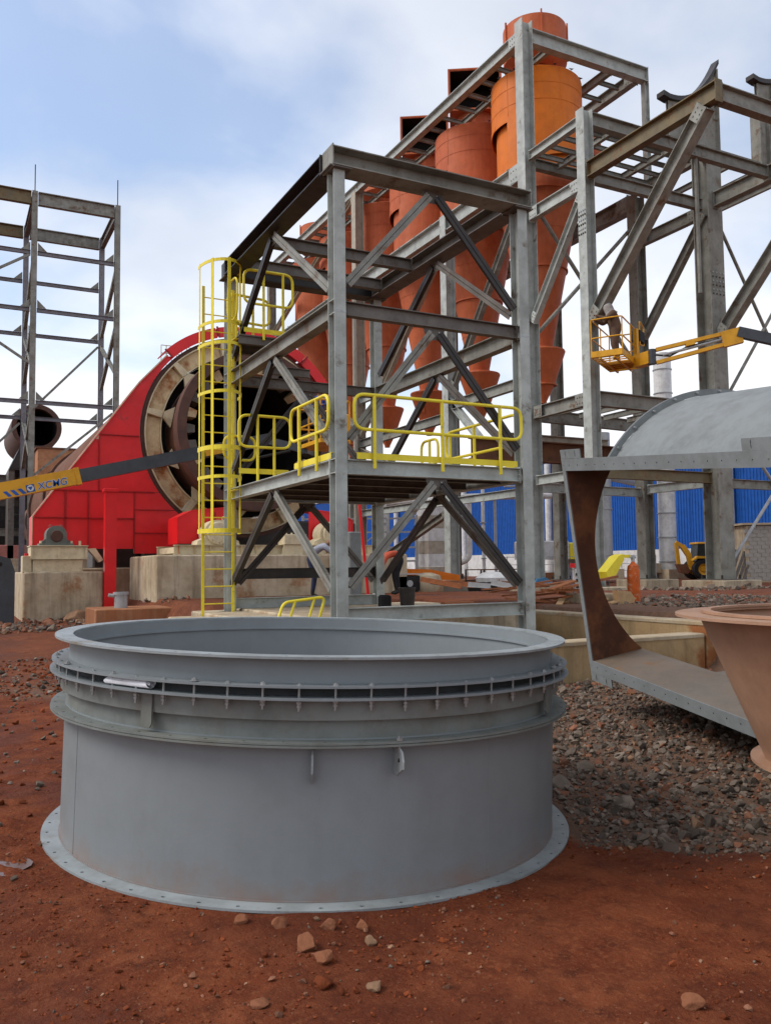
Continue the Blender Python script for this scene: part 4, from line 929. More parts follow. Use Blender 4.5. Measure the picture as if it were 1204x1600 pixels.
for z, sp in ((11.4, I_), (10.2, Hc), (9.0, G_)):      # bolted splice patches
    x, y, s = (EX, IY, 0.36) if sp is I_ else ((HX, IY, 0.64) if sp is Hc else (HX, GY, 0.44))
    for a in range(4):
        for b in range(6):
            if sp is Hc: c0 = V((x-s*0.36+a*s*0.24, y-s*0.5, z+b*0.14)); dd = V((0, -0.02, 0))
            else: c0 = V((x-s*0.5, y-s*0.36+a*s*0.24, z+b*0.14)); dd = V((-0.02, 0, 0))
            MB().cyl(c0, c0+dd, 0.028, n=6).to('bolt', M_BOLT if b % 2 else M_DARK, sp)
def fb(p0, p1, h, w, m=M_STEEL, nm='beam', up=(0, 0, 1)):
    o = ibeam(nm, p0, p1, h, w, m, fr, up)
    if nm in ('beam', 'strut') and h > 0.25: end_plates(o, p0, p1, h, w, m)
    if nm == 'strut' or (nm == 'beam' and h > 0.38):
        a_, b_ = V(p0), V(p1); d_ = (b_-a_).normalized(); s_ = d_.cross(V((0, 0, 1)))
        if s_.length > 0.3:
            s_.normalize(); u_ = s_.cross(d_)
            for p_, k_ in ((a_, 1), (b_, -1)):
                g_ = MB().prism([p_+d_*k_*q+u_*r-s_*(w*0.5+0.012) for q, r in ((0.0, -h*0.5), (0.55*h+0.2, -h*0.42), (0.55*h+0.2, h*0.42), (0.0, h*0.5))], s_*0.010)
                for q in (0.25, 0.55, 0.85):
                    for r in (-0.22, 0.22): g_.cyl(p_+d_*k_*q*(0.5*h+0.18)+u_*r*h-s_*(w*0.5+0.034), p_+d_*k_*q*(0.5*h+0.18)+u_*r*h-s_*(w*0.5+0.012), 0.022, n=6)
                g_.to('gusset', m, o)
    return o
zt = ZTOP-0.22
fb((EX, EY+0.22, zt), (EX, 47, zt), 0.44, 0.26); fb((EX+0.22, EY, zt), (HX+0.35, EY, zt), 0.52, 0.30)
fb((HX, EY+0.16, zt-0.05), (HX, 47, zt-0.05), 0.42, 0.26, M_STEEL2)
fb((EX+1.15, EY+0.16, zt-0.10), (EX+1.15, 47, zt-0.10), 0.24, 0.14, M_STEEL2)
fb((HX-1.2, EY+0.16, zt-0.10), (HX-1.2, 47, zt-0.10), 0.30, 0.16, M_STEEL2)
for k in range(26):
    y = EY+0.9+k*0.93; fb((EX+0.13, y, zt-0.10), (EX+1.08, y, zt-0.10), 0.16, 0.09, M_STEEL2, 'joist')
    if k < 9: fb((HX-1.12, y, zt-0.10), (HX-0.13, y, zt-0.10), 0.16, 0.09, M_STEEL2, 'joist')
for y in (26.0, 30.0, 34.0, 38.0, 42.0, 46.0):
    fb((EX+1.22, y, zt-0.12), (HX-1.28, y, zt-0.12), 0.30, 0.18, M_STEEL2)
fb((HX+0.30, EY, ZL2-0.3), (HX+0.30, EY, ZTOP-0.5), 0.20, 0.20, M_STEEL, 'stub_column', (1, 0, 0))
for k in range(7): MB().cyl((EX+0.08, EY+1.5+k*2.1, zt+0.22), (EX+0.08, EY+1.5+k*2.1, zt+0.36), 0.05, n=6).to('lug', M_STEEL2, fr)
# second deck
zd = ZL2-0.16
fb((EX, IY+0.19, zd), (EX, EY-0.23, zd), 0.30, 0.20); fb((EX+0.2, IY, zd), (HX+5.5, IY, zd), 0.42, 0.26, M_STEEL2)
fb((EX+0.23, EY, zd-0.1), (HX-0.2, EY, zd-0.1), 0.34, 0.22, M_STEEL2); fb((HX, IY+0.33, zd), (HX, GY-0.2, zd), 0.34, 0.24, M_STEEL2)
for x in (EX+1.25, EX+2.5, EX+3.75): fb((x, IY+0.14, zd-0.03), (x, EY-0.12, zd-0.03), 0.22, 0.13, M_STEEL2)
for k in range(4):
    y = IY+0.55+k*0.62
    for a, b in ((EX+0.11, EX+1.17), (EX+1.33, EX+2.42), (EX+2.58, EX+3.67), (EX+3.83, HX-0.13)): fb((a, y, zd-0.02), (b, y, zd-0.02), 0.15, 0.08, M_STEEL2, 'joist')
for x in (HX+1.3, HX+2.6, HX+3.9): fb((x, IY+0.14, zd-0.03), (x, EY, zd-0.03), 0.2, 0.12, M_STEEL2)
# heavy cyclone girder
zg = ZBM-0.30
fb((EX, EY+0.22, zg), (EX, 47, zg), 0.60, 0.34); fb((HX, GY+0.25, zg), (HX, 47, zg), 0.60, 0.34, M_STEEL2)
for y in (25.9, 26.1, 29.9, 30.1, 34.0, 38.0, 42.0): fb((EX+0.18, y, zg-0.05), (HX-0.18, y, zg-0.05), 0.36, 0.2, M_STEEL2)
for k in range(18): MB().bar((EX-0.19, EY+0.8+k*1.3, ZBM+0.005), (EX+0.19, EY+0.8+k*1.3, ZBM+0.005), 0.12, 0.02).to('clip', M_STEEL2, fr)
# cantilever towards the viewer
KY = 14.55; zk = ZK-0.24
fb((EX, IY-0.19, zk), (EX, KY-0.16, zk), 0.48, 0.26, M_OCHRE); fb((HX, IY-0.34, zk), (HX, KY-0.16, zk), 0.48, 0.26, M_STEEL2)
fb((EX+0.14, KY, zk), (HX-0.14, KY, zk), 0.46, 0.26, M_STEEL2); fb((EX+0.14, 17.0, zk+0.02), (HX-0.14, 17.0, zk+0.02), 0.36, 0.2, M_STEEL2)
fb((HX+0.14, KY, zk), (27.4, KY, zk), 0.46, 0.26, M_STEEL2)
fb((EX, KY+0.25, zk-0.22), (EX, IY-0.2, 8.75), 0.40, 0.30, M_STEEL2, 'strut', (0, 0, 1)); fb((HX, KY+0.25, zk-0.22), (HX, IY-0.34, 8.8), 0.40, 0.30, M_STEEL2, 'strut')
fb((EX, IY+0.18, zk-0.3), (EX, EY-0.22, zk-0.3), 0.40, 0.22); fb((HX, IY+0.33, zk-0.2), (HX, GY-0.22, zk-0.2), 0.40, 0.22, M_STEEL2)
fb((EX+0.2, IY, zk-0.1), (HX-0.33, IY, zk-0.1), 0.36, 0.2, M_STEEL2)
fb((EX, IY+0.1, zk-0.55), (EX, EY-0.2, 9.45), 0.26, 0.20, M_STEEL, 'strut'); fb((HX, IY+0.1, 13.0), (HX, GY-0.2, 9.6), 0.28, 0.22, M_STEEL2, 'strut')
for p, q in (((EX+0.2, EY, 13.6), (HX-0.2, GY, 8.6)), ((HX-0.2, GY+0.15, 13.6), (EX+0.2, EY+0.15, 9.0))):
    MB().cyl(p, q, 0.07, n=8).to('tie_rod', M_STEEL2, fr)
for p, q in (((HX+0.3, IY, 13.0), (27.2, IY, 5.2)), ((27.2, IY, 13.0), (HX+0.3, IY, 6.6)), ((HX+0.35, IY-0.1, 6.5), (27.2, IY-0.1, 1.3)), ((27.2, IY+0.1, 6.5), (HX+0.35, IY+0.1, 1.3)), ((HX+2.0, IY-2.4, zk), (HX+2.0, IY-2.4, 6.0)), ((EX+2.0, 17.0, zk), (EX+2.0, 17.0, 9.2))):
    MB().cyl(p, q, 0.055, n=8).to('tie_rod', M_STEEL2 if q[2] > 2 else M_GALV, fr)
# lower levels
zz = ZG-0.22
fb((EX+0.19, IY, zz), (HX-0.33, IY, zz), 0.44, 0.24, M_STEEL2); fb((EX, IY+0.19, zz), (EX, EY-0.23, zz), 0.40, 0.22, M_STEEL2)
fb((EX+0.23, EY, zz-0.03), (HX-0.23, GY, zz-0.03), 0.40, 0.22, M_STEEL2)
for k in range(4): fb((EX+0.8+k*1.05, IY+0.13, zz+0.05), (EX+0.8+k*1.05, EY-0.12, zz+0.05), 0.18, 0.10, M_STEEL2, 'joist')
fb((EX-1.5, 23.6, 5.45), (HX+1.5, 23.6, 5.45), 0.72, 0.34, M_RUSTB, 'girder'); fb((EX+0.2, 24.4, 6.0), (HX, 24.4, 6.0), 0.40, 0.2, M_BEIGE, 'girder')
zz = ZLO-0.15
fb((EX, IY+0.19, zz), (EX, EY-0.23, zz), 0.30, 0.18); fb((EX+0.19, IY, zz), (HX-0.33, IY, zz), 0.34, 0.20, M_OCHRE)
fb((EX+0.23, EY, zz-0.2), (HX-0.23, GY, zz-0.2), 0.30, 0.18); fb((HX, IY+0.33, zz-0.1), (HX, GY-0.23, zz-0.1), 0.30, 0.18, M_STEEL)
fb((HX+0.33, IY, zz-0.15), (27.3, IY, zz-0.15), 0.30, 0.18, M_STEEL2); fb((EX, EY+0.23, zz-0.3), (EX, FY1-0.22, zz-0.3), 0.28, 0.16)
fb((EX, FY1+0.22, 4.0), (EX, BY-0.2, 4.0), 0.30, 0.18); fb((EX, FY1+0.22, 9.2), (EX, BY-0.2, 9.2), 0.30, 0.18)
fb((EX, EY+0.2, 7.6), (EX, FY1-0.2, 7.6), 0.36, 0.2, M_STEEL2); fb((EX, FY1+0.2, 7.2), (EX, BY-0.2, 7.2), 0.36, 0.2, M_STEEL2)
for y0, y1, z0, z1, m in ((EY, FY1, 13.9, 8.2, M_STEEL2), (FY1, EY+2.0, 8.0, 5.0, M_STEEL), (FY1, BY, 13.9, 7.6, M_BEIGE), (BY, FY1, 7.0, 4.2, M_BEIGE), (BY, 47, 19, 15.2, M_BEIGE), (BY, 47, 8.0, 13.9, M_STEEL2), (FY1, BY, 3.6, 1.3, M_STEEL2)):
    fb((EX, y0+0.2, z0), (EX, y1-0.2, z1), 0.26, 0.2, m, 'strut')
# concrete pads under the columns
for (x, y, s, zt_, lab) in ((EX, FY1, 0.85, 1.06, 'earth stained concrete pad under the column seen through the tower legs'), (HX, GY, 0.75, 1.02, 'concrete pad under the brown striped column behind the orange post'), (HX, IY, 0.85, 1.02, 'pale concrete pad under the heaviest grey column on the right'), (EX, IY, 0.6, 0.91, 'concrete pad behind the curved rusty edge of the duct'), (EX, EY, 0.6, 0.98, 'concrete pad beside the blue cloth and timber heap')):
    conc('column_pad', [((x-s, y-s, -0.2), (x+s, y+s, zt_-0.002))], M_CONC if y < 25 else M_CLAY, lab, 'concrete pad', 0.02)
# ------------------------------------------------------------------ saddles on the cantilever deck
def saddle(name, x0, x1, yc, zc0, label):
    s = thing(name, label, 'saddle', ((x0+x1)/2, yc, ZK))
    n = 14; top = []; r = 3.1
    for i in range(n+1):
        t = i/n; x = x0+(x1-x0)*t; top.append((x, zc0+1.75*(t**2.3)))
    for y in (yc-0.06, yc+0.04):
        MB().prism([(x, y, z) for x, z in top]+[(x1, y, ZK+1.2), (x0, y, ZK+1.2)], (0, 0.02, 0)).to('web', M_STEEL2, s)
    vs = []; fs = []
    for x, z in [(x0-0.28, zc0+0.06)]+top: vs += [(x, yc-0.16, z+0.004), (x, yc+0.16, z+0.004), (x, yc+0.16, z+0.16), (x, yc-0.16, z+0.16)]
    for i in range(n+1):
        for q in range(4): fs.append((i*4+q, (i+1)*4+q, (i+1)*4+(q+1) % 4, i*4+(q+1) % 4))
    fs += [(0, 1, 2, 3), tuple((n+1)*4+q for q in (3, 2, 1, 0))]
    mesh('curved_seat', vs, fs, M_DARK, s)  # dark steel here paints the shadow on the seat band
    for t in (0.3, 0.95): 
        x = x0+(x1-x0)*t; MB().box((x-0.01, yc-0.20, ZK+1.2), (x+0.01, yc+0.20, zc0+1.75*t**2.3-0.02)).to('rib', M_STEEL2, s)
saddle('pipe_saddle', 20.35, 22.60, 19.37, 16.40, 'curved steel saddle rising to a sharp tip above the heavy column')
saddle('pipe_saddle', 24.55, 26.8, 19.37, 18.05-0.0, 'curved steel saddle cut by the right edge of the picture')
MB().ibeam((24.7, 19.37, 14.9), (24.7, 19.37, 17.0), 0.5, 0.4).to('stub_column', M_STEEL2, fr)

# ------------------------------------------------------------------ cyclones
names_c = ['bright orange topped cyclone nearest the tall corner column', 'red oxide cyclone second from the front of the row', 'red oxide cyclone third in the row', 'red oxide cyclone fourth in the row, behind the tower column', 'red oxide cyclone fifth in the row', 'red oxide cyclone at the far end of the row']
def cyclone(i, y):
    x = 18.8; top = 18.80 if i == 0 else 18.70
    c = thing('cyclone', names_c[i], 'cyclone', (x, y, 7.2), group='row of cyclones on the steel frame')
    R = 1.62; mt = M_ORANGE if i == 0 else M_OXIDE
    MB().lathe([(0.0, top), (R-0.03, top), (R, top-0.03), (R, 17.05), (R-0.02, 17.05), (R-0.02, top-0.04), (0, top-0.04)], (x, y, 0), 56).to('barrel', mt, c, True)
    # spiral roof skirt: its lower edge winds down round the body
    vs = []; fs = []; n = 56
    for k in range(n+1):
        a = -2.9+2*math.pi*k/n*0.93; zl = 17.08-1.75*max(0, 1-k/n)**1.0
        for r in (R+0.012, R-0.012):
            for z in (17.2, zl): vs.append((x+r*math.cos(a), y+r*math.sin(a), z))
    for k in range(n):
        b = k*4; fs += [(b, b+1, b+5, b+4), (b+2, b+6, b+7, b+3), (b+1, b+3, b+7, b+5), (b, b+4, b+6, b+2)]
    fs += [(0, 2, 3, 1), (n*4, n*4+1, n*4+3, n*4+2)]
    mesh('scroll', vs, fs, mt, c, True)
    r2 = R-0.17
    MB().lathe([(r2, 17.1), (r2, 15.45), (r2+0.02, 15.45), (r2+0.02, 15.35), (r2, 15.35), (r2-0.02, 15.35), (r2-0.02, 17.1)], (x, y, 0), 56).to('lower_barrel', mt, c, True)
    MB().lathe([(r2, 15.33), (r2, 14.6), (0.385, 9.25), (0.36, 9.25), (r2-0.02, 14.6), (r2-0.02, 15.33)], (x, y, 0), 56).to('cone', M_OXIDE, c, True)
    for z in (14.6, 12.0, 9.25): 
        r = r2 if z > 14 else 0.385+(r2-0.385)*(z-9.25)/(14.6-9.25); MB().ring(r+0.002, r+0.055, z-0.03, z+0.03, (x, y, 0), 48).to('joint_ring', M_OXIDE, c)
    hz = 9.20
    MB().lathe([(0.40, hz), (0.80, hz-0.05), (0.82, hz-0.10), (0.42, hz-1.25), (0.40, hz-1.30), (0.13, hz-1.85), (0.13, hz-1.92), (0.11, hz-1.92), (0.11, hz-1.85), (0.38, hz-1.30), (0.78, hz-0.12)], (x, y, 0), 40).to('hopper', M_OXIDE, c, True)
    MB().ring(0.425, 0.50, hz-1.30, hz-1.25, (x, y, 0), 28).to('hopper_flange', M_OXIDE, c)
    # ladder of angle iron on the hopper
    MB().lathe([(0.72, top), (0.72, top+(0.62 if i in (0, 3, 4, 5) else 0.96)), (0.70, top+(0.62 if i in (0, 3, 4, 5) else 0.96)), (0.70, top)], (x, y, 0), 12).to('neck', M_OXIDE, c)
    for k in range(10):
        a = 2*math.pi*k/10; MB().prism([(x+0.73*math.cos(a), y+0.73*math.sin(a), top), (x+1.0*math.cos(a), y+1.0*math.sin(a), top), (x+0.73*math.cos(a), y+0.73*math.sin(a), top+0.30)], (0.015*math.sin(a), -0.015*math.cos(a), 0)).to('gusset', M_OXIDE, c)
    zc2 = top+0.58
    if i in (0, 3, 4, 5):
        MB().lathe([(0.74, zc2), (1.14, zc2+0.30), (1.14, zc2+1.62), (1.10, zc2+1.62), (1.10, zc2+0.32), (0.70, zc2+0.02)], (x, y, 0), 48).to('outlet', M_OXIDE, c, True)
        for k in range(5):
            a = 0.5+2*math.pi*k/5; MB().bar((x+1.17*math.cos(a), y+1.17*math.sin(a), zc2+0.3), (x+1.17*math.cos(a), y+1.17*math.sin(a), zc2+1.72), 0.05, 0.06, (math.cos(a), math.sin(a), 0)).to('stiffener', M_OXIDE, c)
    else:
        # open box on the neck, its dark mouth turned towards the tower
        z0, z1, hw, d0, d1, t = top+0.95, top+2.55, 1.0, -0.85, 0.75, 0.03
        Mx = Matrix.Translation((x, y, 0)) @ Matrix.Rotation(math.atan2(-0.53, 0.85), 4, 'Z')
        MB().box((-hw, d0, z0), (-hw+t, d1, z1)).box((hw-t, d0, z0), (hw, d1, z1)).box((-hw+t, d0, z0), (hw-t, d1, z0+t)).box((-hw+t, d0, z1-t), (hw-t, d1, z1)).box((-hw+t, d1-t, z0+t), (hw-t, d1, z1-t)).xf(Mx).to('outlet_box', M_OXIDE, c)
        f_ = MB()
        for a, b in (((-hw-0.06, d0-0.02, z0-0.06), (hw+0.06, d0, z0)), ((-hw-0.06, d0-0.02, z1), (hw+0.06, d0, z1+0.06)), ((-hw-0.06, d0-0.02, z0), (-hw, d0, z1)), ((hw, d0-0.02, z0), (hw+0.06, d0, z1))): f_.box(a, b)
        f_.xf(Mx).to('outlet_frame', M_OXIDE, c)
        q = t+0.004; MB().box((-hw+q, d0+0.01, z0+q), (hw-q, d1-q-0.01, z0+q+0.004)).box((-hw+q, d0+0.01, z1-q-0.004), (hw-q, d1-q-0.01, z1-q)).box((-hw+q, d0+0.01, z0+q+0.006), (-hw+q+0.004, d1-q-0.01, z1-q-0.006)).box((hw-q-0.004, d0+0.01, z0+q+0.006), (hw-q, d1-q-0.01, z1-q-0.006)).box((-hw+q, d1-q-0.008, z0+q), (hw-q, d1-q, z1-q)).xf(Mx).to('shade_lining', M_KIN, c)  # near-black faces paint the shade inside the open box
    for z in (18.2, 17.6): MB().ring(R+0.002, R+0.010, z, z+0.02, (x, y, 0), 56).to('plate_seam', mt, c)
    for a in (3.4, 4.6, 5.5): MB().bar((x+(R+0.004)*math.cos(a), y+(R+0.004)*math.sin(a), 17.25), (x+(R+0.004)*math.cos(a), y+(R+0.004)*math.sin(a), top-0.05), 0.02, 0.008, (math.cos(a), math.sin(a), 0)).to('plate_seam', mt, c)
    # access door and lug on the hopper
    for a in (3.6,):
        d_ = V((math.cos(a), math.sin(a), 0)); p_ = V((x, y, hz-0.72))+d_*0.62; MB().bar(p_-V((0, 0, 0.24))-d_*0.08, p_+V((0, 0, 0.24))+d_*0.09, 0.30, 0.04, d_).to('access_door', M_OXIDE, c)
    for z in (13.3, 10.6):
        r = 0.385+(r2-0.385)*(z-9.25)/(14.6-9.25); MB().ring(r+0.001, r+0.012, z, z+0.03, (x, y, 0), 48).to('plate_seam', M_OXIDE, c)
    for k in range(14):
        a = 2*math.pi*k/14; MB().prism([(x+R*0.99*math.cos(a), y+R*0.99*math.sin(a), top), (x+R*1.05*math.cos(a), y+R*1.05*math.sin(a), top+0.02), (x+R*0.92*math.cos(a), y+R*0.92*math.sin(a), top+0.14)], (0.02*math.sin(a), -0.02*math.cos(a), 0)).to('clip', M_DARK, c)
    # tangential inlet on the far side
    MB().box((x+0.6, y+0.2, 17.1), (x+3.2, y+1.5, 18.5)).to('inlet_duct', M_OXIDE, c)
for i in range(6): cyclone(i, 24.1+4*i)
# ------------------------------------------------------------------ blue works building and what stands before it
BX = 45.0
bl = thing('blue_building', 'long blue clad industrial building with white base wall behind the columns', 'building', (BX, 70, 0.4))
MB().box((BX+0.1, 26, 0.2), (BX+14, 122, 10.2)).to('core', M_BLUE, bl)
pv = []; pf = []; nr = 8; pw = 2.0
for k in range(nr):
    b = k*pw/nr; s = pw/nr
    for dy, dx in ((0, 0), (s*0.28, 0), (s*0.40, -0.05), (s*0.72, -0.05), (s*0.84, 0)): pv += [(dx, b+dy, 2.6), (dx, b+dy, 10.25)]
pv += [(0, pw-0.01, 2.6), (0, pw-0.01, 10.25)]
pf = [(2*i, 2*i+2, 2*i+3, 2*i+1) for i in range(len(pv)//2-1)]
pme = bpy.data.meshes.new('cladding_sheet'); pme.from_pydata(pv, [], pf); pme.materials.append(M_BLUE)
for k in range(48):
    o = link('cladding_sheet', pme, None, bl); o.location = V((BX+0.05+0.015*(k % 2), 26+k*pw, 0))-ORG[bl.name]
MB().box((BX-0.12, 26, 0.2), (BX+0.1, 122, 2.58)).to('base_wall', M_WHITE, bl)
MB().box((BX-0.10, 26, 10.26), (BX+14, 122, 10.42)).to('eaves_flashing', M_WHITE, bl)
for y in (38.5, 51.0, 57.0, 70.0, 84.0): MB().cyl((BX-0.25, y, 0.4), (BX-0.25, y, 10.0), 0.28, n=12).to('downpipe', M_WHITE, bl)
def pipe_stack(name, x, y, r, z0, z1, label, rings=5, mat=M_WHITE):
    s = thing(name, label, 'stack', (x, y, z0))
    MB().cyl((x, y, z0), (x, y, z1), r, n=32).to('barrel', mat, s, True)
    for k in range(rings): 
        z = z0+(z1-z0)*(k+0.3)/rings; MB().ring(r+0.002, r+0.05, z, z+0.06, (x, y, 0), 32).to('flange', M_GALV, s)
    MB().box((x-r*1.5, y-r*1.5, z0-0.6), (x+r*1.5, y+r*1.5, z0)).to('plinth', M_CONC3, s)
pipe_stack('white_stack', 41.3, 40.5, 0.56, 1.2, 15.2, 'tall white round stack in front of the blue building', 9)
pipe_stack('white_stack', 39.9, 40.8, 0.36, 1.6, 10.0, 'slimmer white pipe stack left of the tall white stack', 6)
pipe_stack('white_stack', 33.0, 37.2, 0.52, 1.3, 9.0, 'grey white vessel behind the curved duct edge', 3, M_GALV)
wp = thing('white_pipework', 'white bent pipe running along the blue building', 'pipe', (28, 42, 0.8))
MB().tube(round_path([(24.5, 49, 5.6), (27.2, 42.1, 5.6), (31.5, 39.8, 5.62)], 0.4, 5), 0.19, 14).to('pipe', M_WHITE, wp, True)
MB().tube(round_path([(27.3, 42.2, 5.5), (27.3, 42.2, 1.9), (26.2, 42.9, 1.6)], 0.5, 6), 0.17, 14).to('pipe', M_WHITE, wp, True)
for p in ((30.0, 40.6), (28.6, 41.4)): MB().cyl((p[0], p[1], 0.7), (p[0], p[1], 5.5), 0.09, n=10).to('support_leg', M_GALV, wp)
wp = thing('grey_pipework', 'grey horizontal pipe between the white vessels', 'pipe', (35, 39, 5.3))
MB().cyl((33.2, 37.2, 6.6), (39.6, 40.6, 6.6), 0.24, n=16).to('pipe', M_GALV, wp, True)
MB().tube(round_path([(32.4, 42.0, 1.5), (32.4, 42.0, 6.4), (30.4, 43.0, 6.4)], 0.3, 5), 0.06, 8).to('thin_pipe', M_GALV, wp, True)
wc = thing('white_cabinet', 'tall pale panelled cabinet in front of the blue wall', 'cabinet', (25.5, 43.5, 0.8))
for k in range(6): MB().bev((25.0, 43.0, 0.8+k*0.75), (26.2, 44.4, 0.8+k*0.75+0.74), 0.01).to('panel', M_WHITE if k % 2 else M_BEIGE, wc)
sf = thing('pipe_rack', 'light grey rack of thin posts and rails before the blue wall', 'rack', (21.5, 46, 0.8))
for k in range(5):
    x = 18.6+k*1.5; MB().bar((x, 46.5-k*0.7, 0.7), (x, 46.5-k*0.7, 4.6+0.4*(k % 2)), 0.14, 0.14).to('post', M_GALV, sf)
for z in (1.9, 2.7, 3.6, 4.4): MB().bar((18.6, 46.5, z), (24.6, 43.7, z), 0.08, 0.10).to('rail', M_GALV, sf)
for k in range(3): MB().bar((18.6+k*2, 46.5-k*0.93, 1.9), (20.6+k*2, 45.6-k*0.93, 3.6), 0.07, 0.07).to('diagonal', M_GALV, sf)
wt = thing('storage_tank', 'white tank with yellow end panel behind the timber heap', 'tank', (33.0, 41, 0.8))
MB().bev((30.6, 40.6, 1.9), (33.4, 42.4, 3.0), 0.06).to('body', M_WHITE, wt); MB().bev((33.41, 40.6, 1.9), (34.6, 42.4, 2.9), 0.05).to('end_panel', M_YEL, wt)
for x in (30.8, 34.2): MB().box((x, 40.8, 0.6), (x+0.2, 42.2, 1.9)).to('leg', M_GALV, wt)
mf = thing('mesh_fence', 'pale welded mesh fence panels at the foot of the blue building', 'fence', (33, 40, 0.6))
for k in range(15): MB().bar((29.0+k*0.6, 42.0-k*0.31, 0.6), (29.0+k*0.6, 42.0-k*0.31, 2.1), 0.03, 0.03).to('upright', M_GALV, mf)
for z in (0.8, 1.2, 1.6, 2.05): MB().bar((29.0, 41.98, z), (37.4, 37.64, z), 0.03, 0.03).to('wire', M_GALV, mf)
# block wall hut
bw = thing('block_hut', 'low hut of grey concrete blocks at the right edge', 'hut', (39.6, 29.6, 0.6))
import mathutils
hut = Matrix.Rotation(-YAW, 3, 'Z'); ho = V((37.5, 31.35, 0.62))
bme_ = None
for r in range(14):
    for k in range(13):
        off = 0.21 if r % 2 else 0.0
        if bme_ is None:
            bb_ = MB().bev((0, 0, 0), (0.405, 0.19, 0.195), 0.008); bme_ = bpy.data.meshes.new('block'); bme_.from_pydata([tuple(v) for v in bb_.v], [], bb_.f); bme_.materials.append(M_BLOCK)
        o = link('block', bme_, None, bw); o.location = ho+hut @ V((k*0.42+off, random.uniform(-0.008, 0.008), r*0.208))-ORG[bw.name]; o.rotation_euler = (0, 0, -YAW)
mb = MB().box((0.02, 0.03, -0.1), (5.6, 3.0, 2.90)); mb.v = [ho+hut @ p for p in mb.v]; mb.to('mortar_core', M_CONC, bw)
mb = MB().box((-0.15, -0.15, 2.93), (5.9, 3.2, 3.03)); mb.v = [ho+hut @ p for p in mb.v]; mb.to('roof_slab', M_CONC3, bw)
# stack of grey bars leaning by the hut
for k in range(6):
    p = V((36.2+0.22*k, 31.9-0.1*k, 0.6)); o = MB().bar(p, p+V((0.75, -0.1, 1.55+0.1*(k % 3))), 0.10, 0.12).to('steel_bar', M_MID)
    tag(o, 'dark steel bar leaning in the bundle beside the block hut', 'bar', 'bars leaning by the hut')
# ------------------------------------------------------------------ yellow backhoe
bh = thing('backhoe_loader', 'yellow backhoe loader parked far off beside the white stack', 'backhoe', (40.45, 37.82, 0.58), local=True, rot=(0, 0, -YAW))
def wheel(cx_, r, y0, w):
    ax = (V((0, 1, 0)), V((1, 0, 0)), V((0, 0, 1)))
    t = MB().lathe([(r*0.55, 0), (r*0.93, 0), (r, 0.06), (r, w-0.06), (r*0.93, w), (r*0.55, w)], (cx_, y0, r), 28, axis=ax).to('tyre', M_BLACK, bh, True)
    MB().lathe([(0.0, 0.05), (r*0.22, 0.05), (r*0.30, 0.10), (r*0.56, 0.02), (r*0.56, w-0.02), (0, w-0.05)], (cx_, y0, r), 24, axis=ax).to('rim', M_YELB, t, True)
wheel(0.40, 0.62, -1.0, 0.42); wheel(0.40, 0.62, 0.6, 0.42); wheel(2.5, 0.45, -0.95, 0.32); wheel(2.5, 0.45, 0.6, 0.32)
MB().bev((0.0, -0.55, 0.6), (3.2, 0.58, 1.05), 0.05).to('chassis', M_YELB, bh); MB().bev((1.5, -0.5, 1.05), (3.2, 0.5, 1.55), 0.12).to('bonnet', M_YELB, bh)
MB().prism([(-0.25, -1.02, 1.16), (0.05, -1.02, 1.42), (0.55, -1.02, 1.40), (1.05, -1.02, 1.05), (1.0, -1.02, 0.98), (0.5, -1.02, 1.28), (0.1, -1.02, 1.28)], (0, 0.45, 0)).to('mudguard', M_YELB, bh)
cab = MB().prism([(0.15, -0.6, 1.1), (1.5, -0.6, 1.1), (1.4, -0.6, 2.15), (0.25, -0.6, 2.15)], (0, 1.2, 0)).to('cab_glass', M_GLASS, bh)
MB().bev((0.15, -0.68, 2.15), (1.5, 0.68, 2.26), 0.03).to('cab_roof', M_YELB, cab)
for x0, x1 in ((0.15, 0.25), (0.80, 0.82), (1.5, 1.4)): MB().bar((x0, -0.615, 1.1), (x1, -0.615, 2.15), 0.06, 0.05, (0, 1, 0)).to('cab_pillar', M_BLACK, cab)
MB().section((-0.05, -0.1, 0.75), (-0.2, -0.1, 1.55), [(-0.14, -0.14), (0.14, -0.14), (0.14, 0.14), (-0.14, 0.14)]).section((-0.2, -0.1, 1.5), (-0.55, -0.1, 2.05), [(-0.13, -0.15), (0.13, -0.15), (0.13, 0.15), (-0.13, 0.15)]).section((-0.5, -0.1, 2.0), (-0.95, -0.1, 2.28), [(-0.11, -0.10), (0.11, -0.10), (0.11, 0.10), (-0.11, 0.10)]).to('boom', M_YELB, bh)
MB().section((-0.93, -0.1, 2.25), (-0.80, -0.1, 0.85), [(-0.10, -0.10), (0.10, -0.10), (0.10, 0.10), (-0.10, 0.10)]).to('dipper', M_YELB, bh)
MB().prism([(-0.95, -0.4, 0.95), (-0.45, -0.4, 0.95), (-0.20, -0.4, 0.55), (-0.35, -0.4, 0.35), (-0.75, -0.4, 0.45)], (0, 0.6, 0)).to('bucket', M_RUSTB, bh)
MB().cyl((-0.15, -0.1, 1.3), (-0.6, -0.1, 1.9), 0.05, n=8).to('hydraulic_ram', M_GALV, bh)
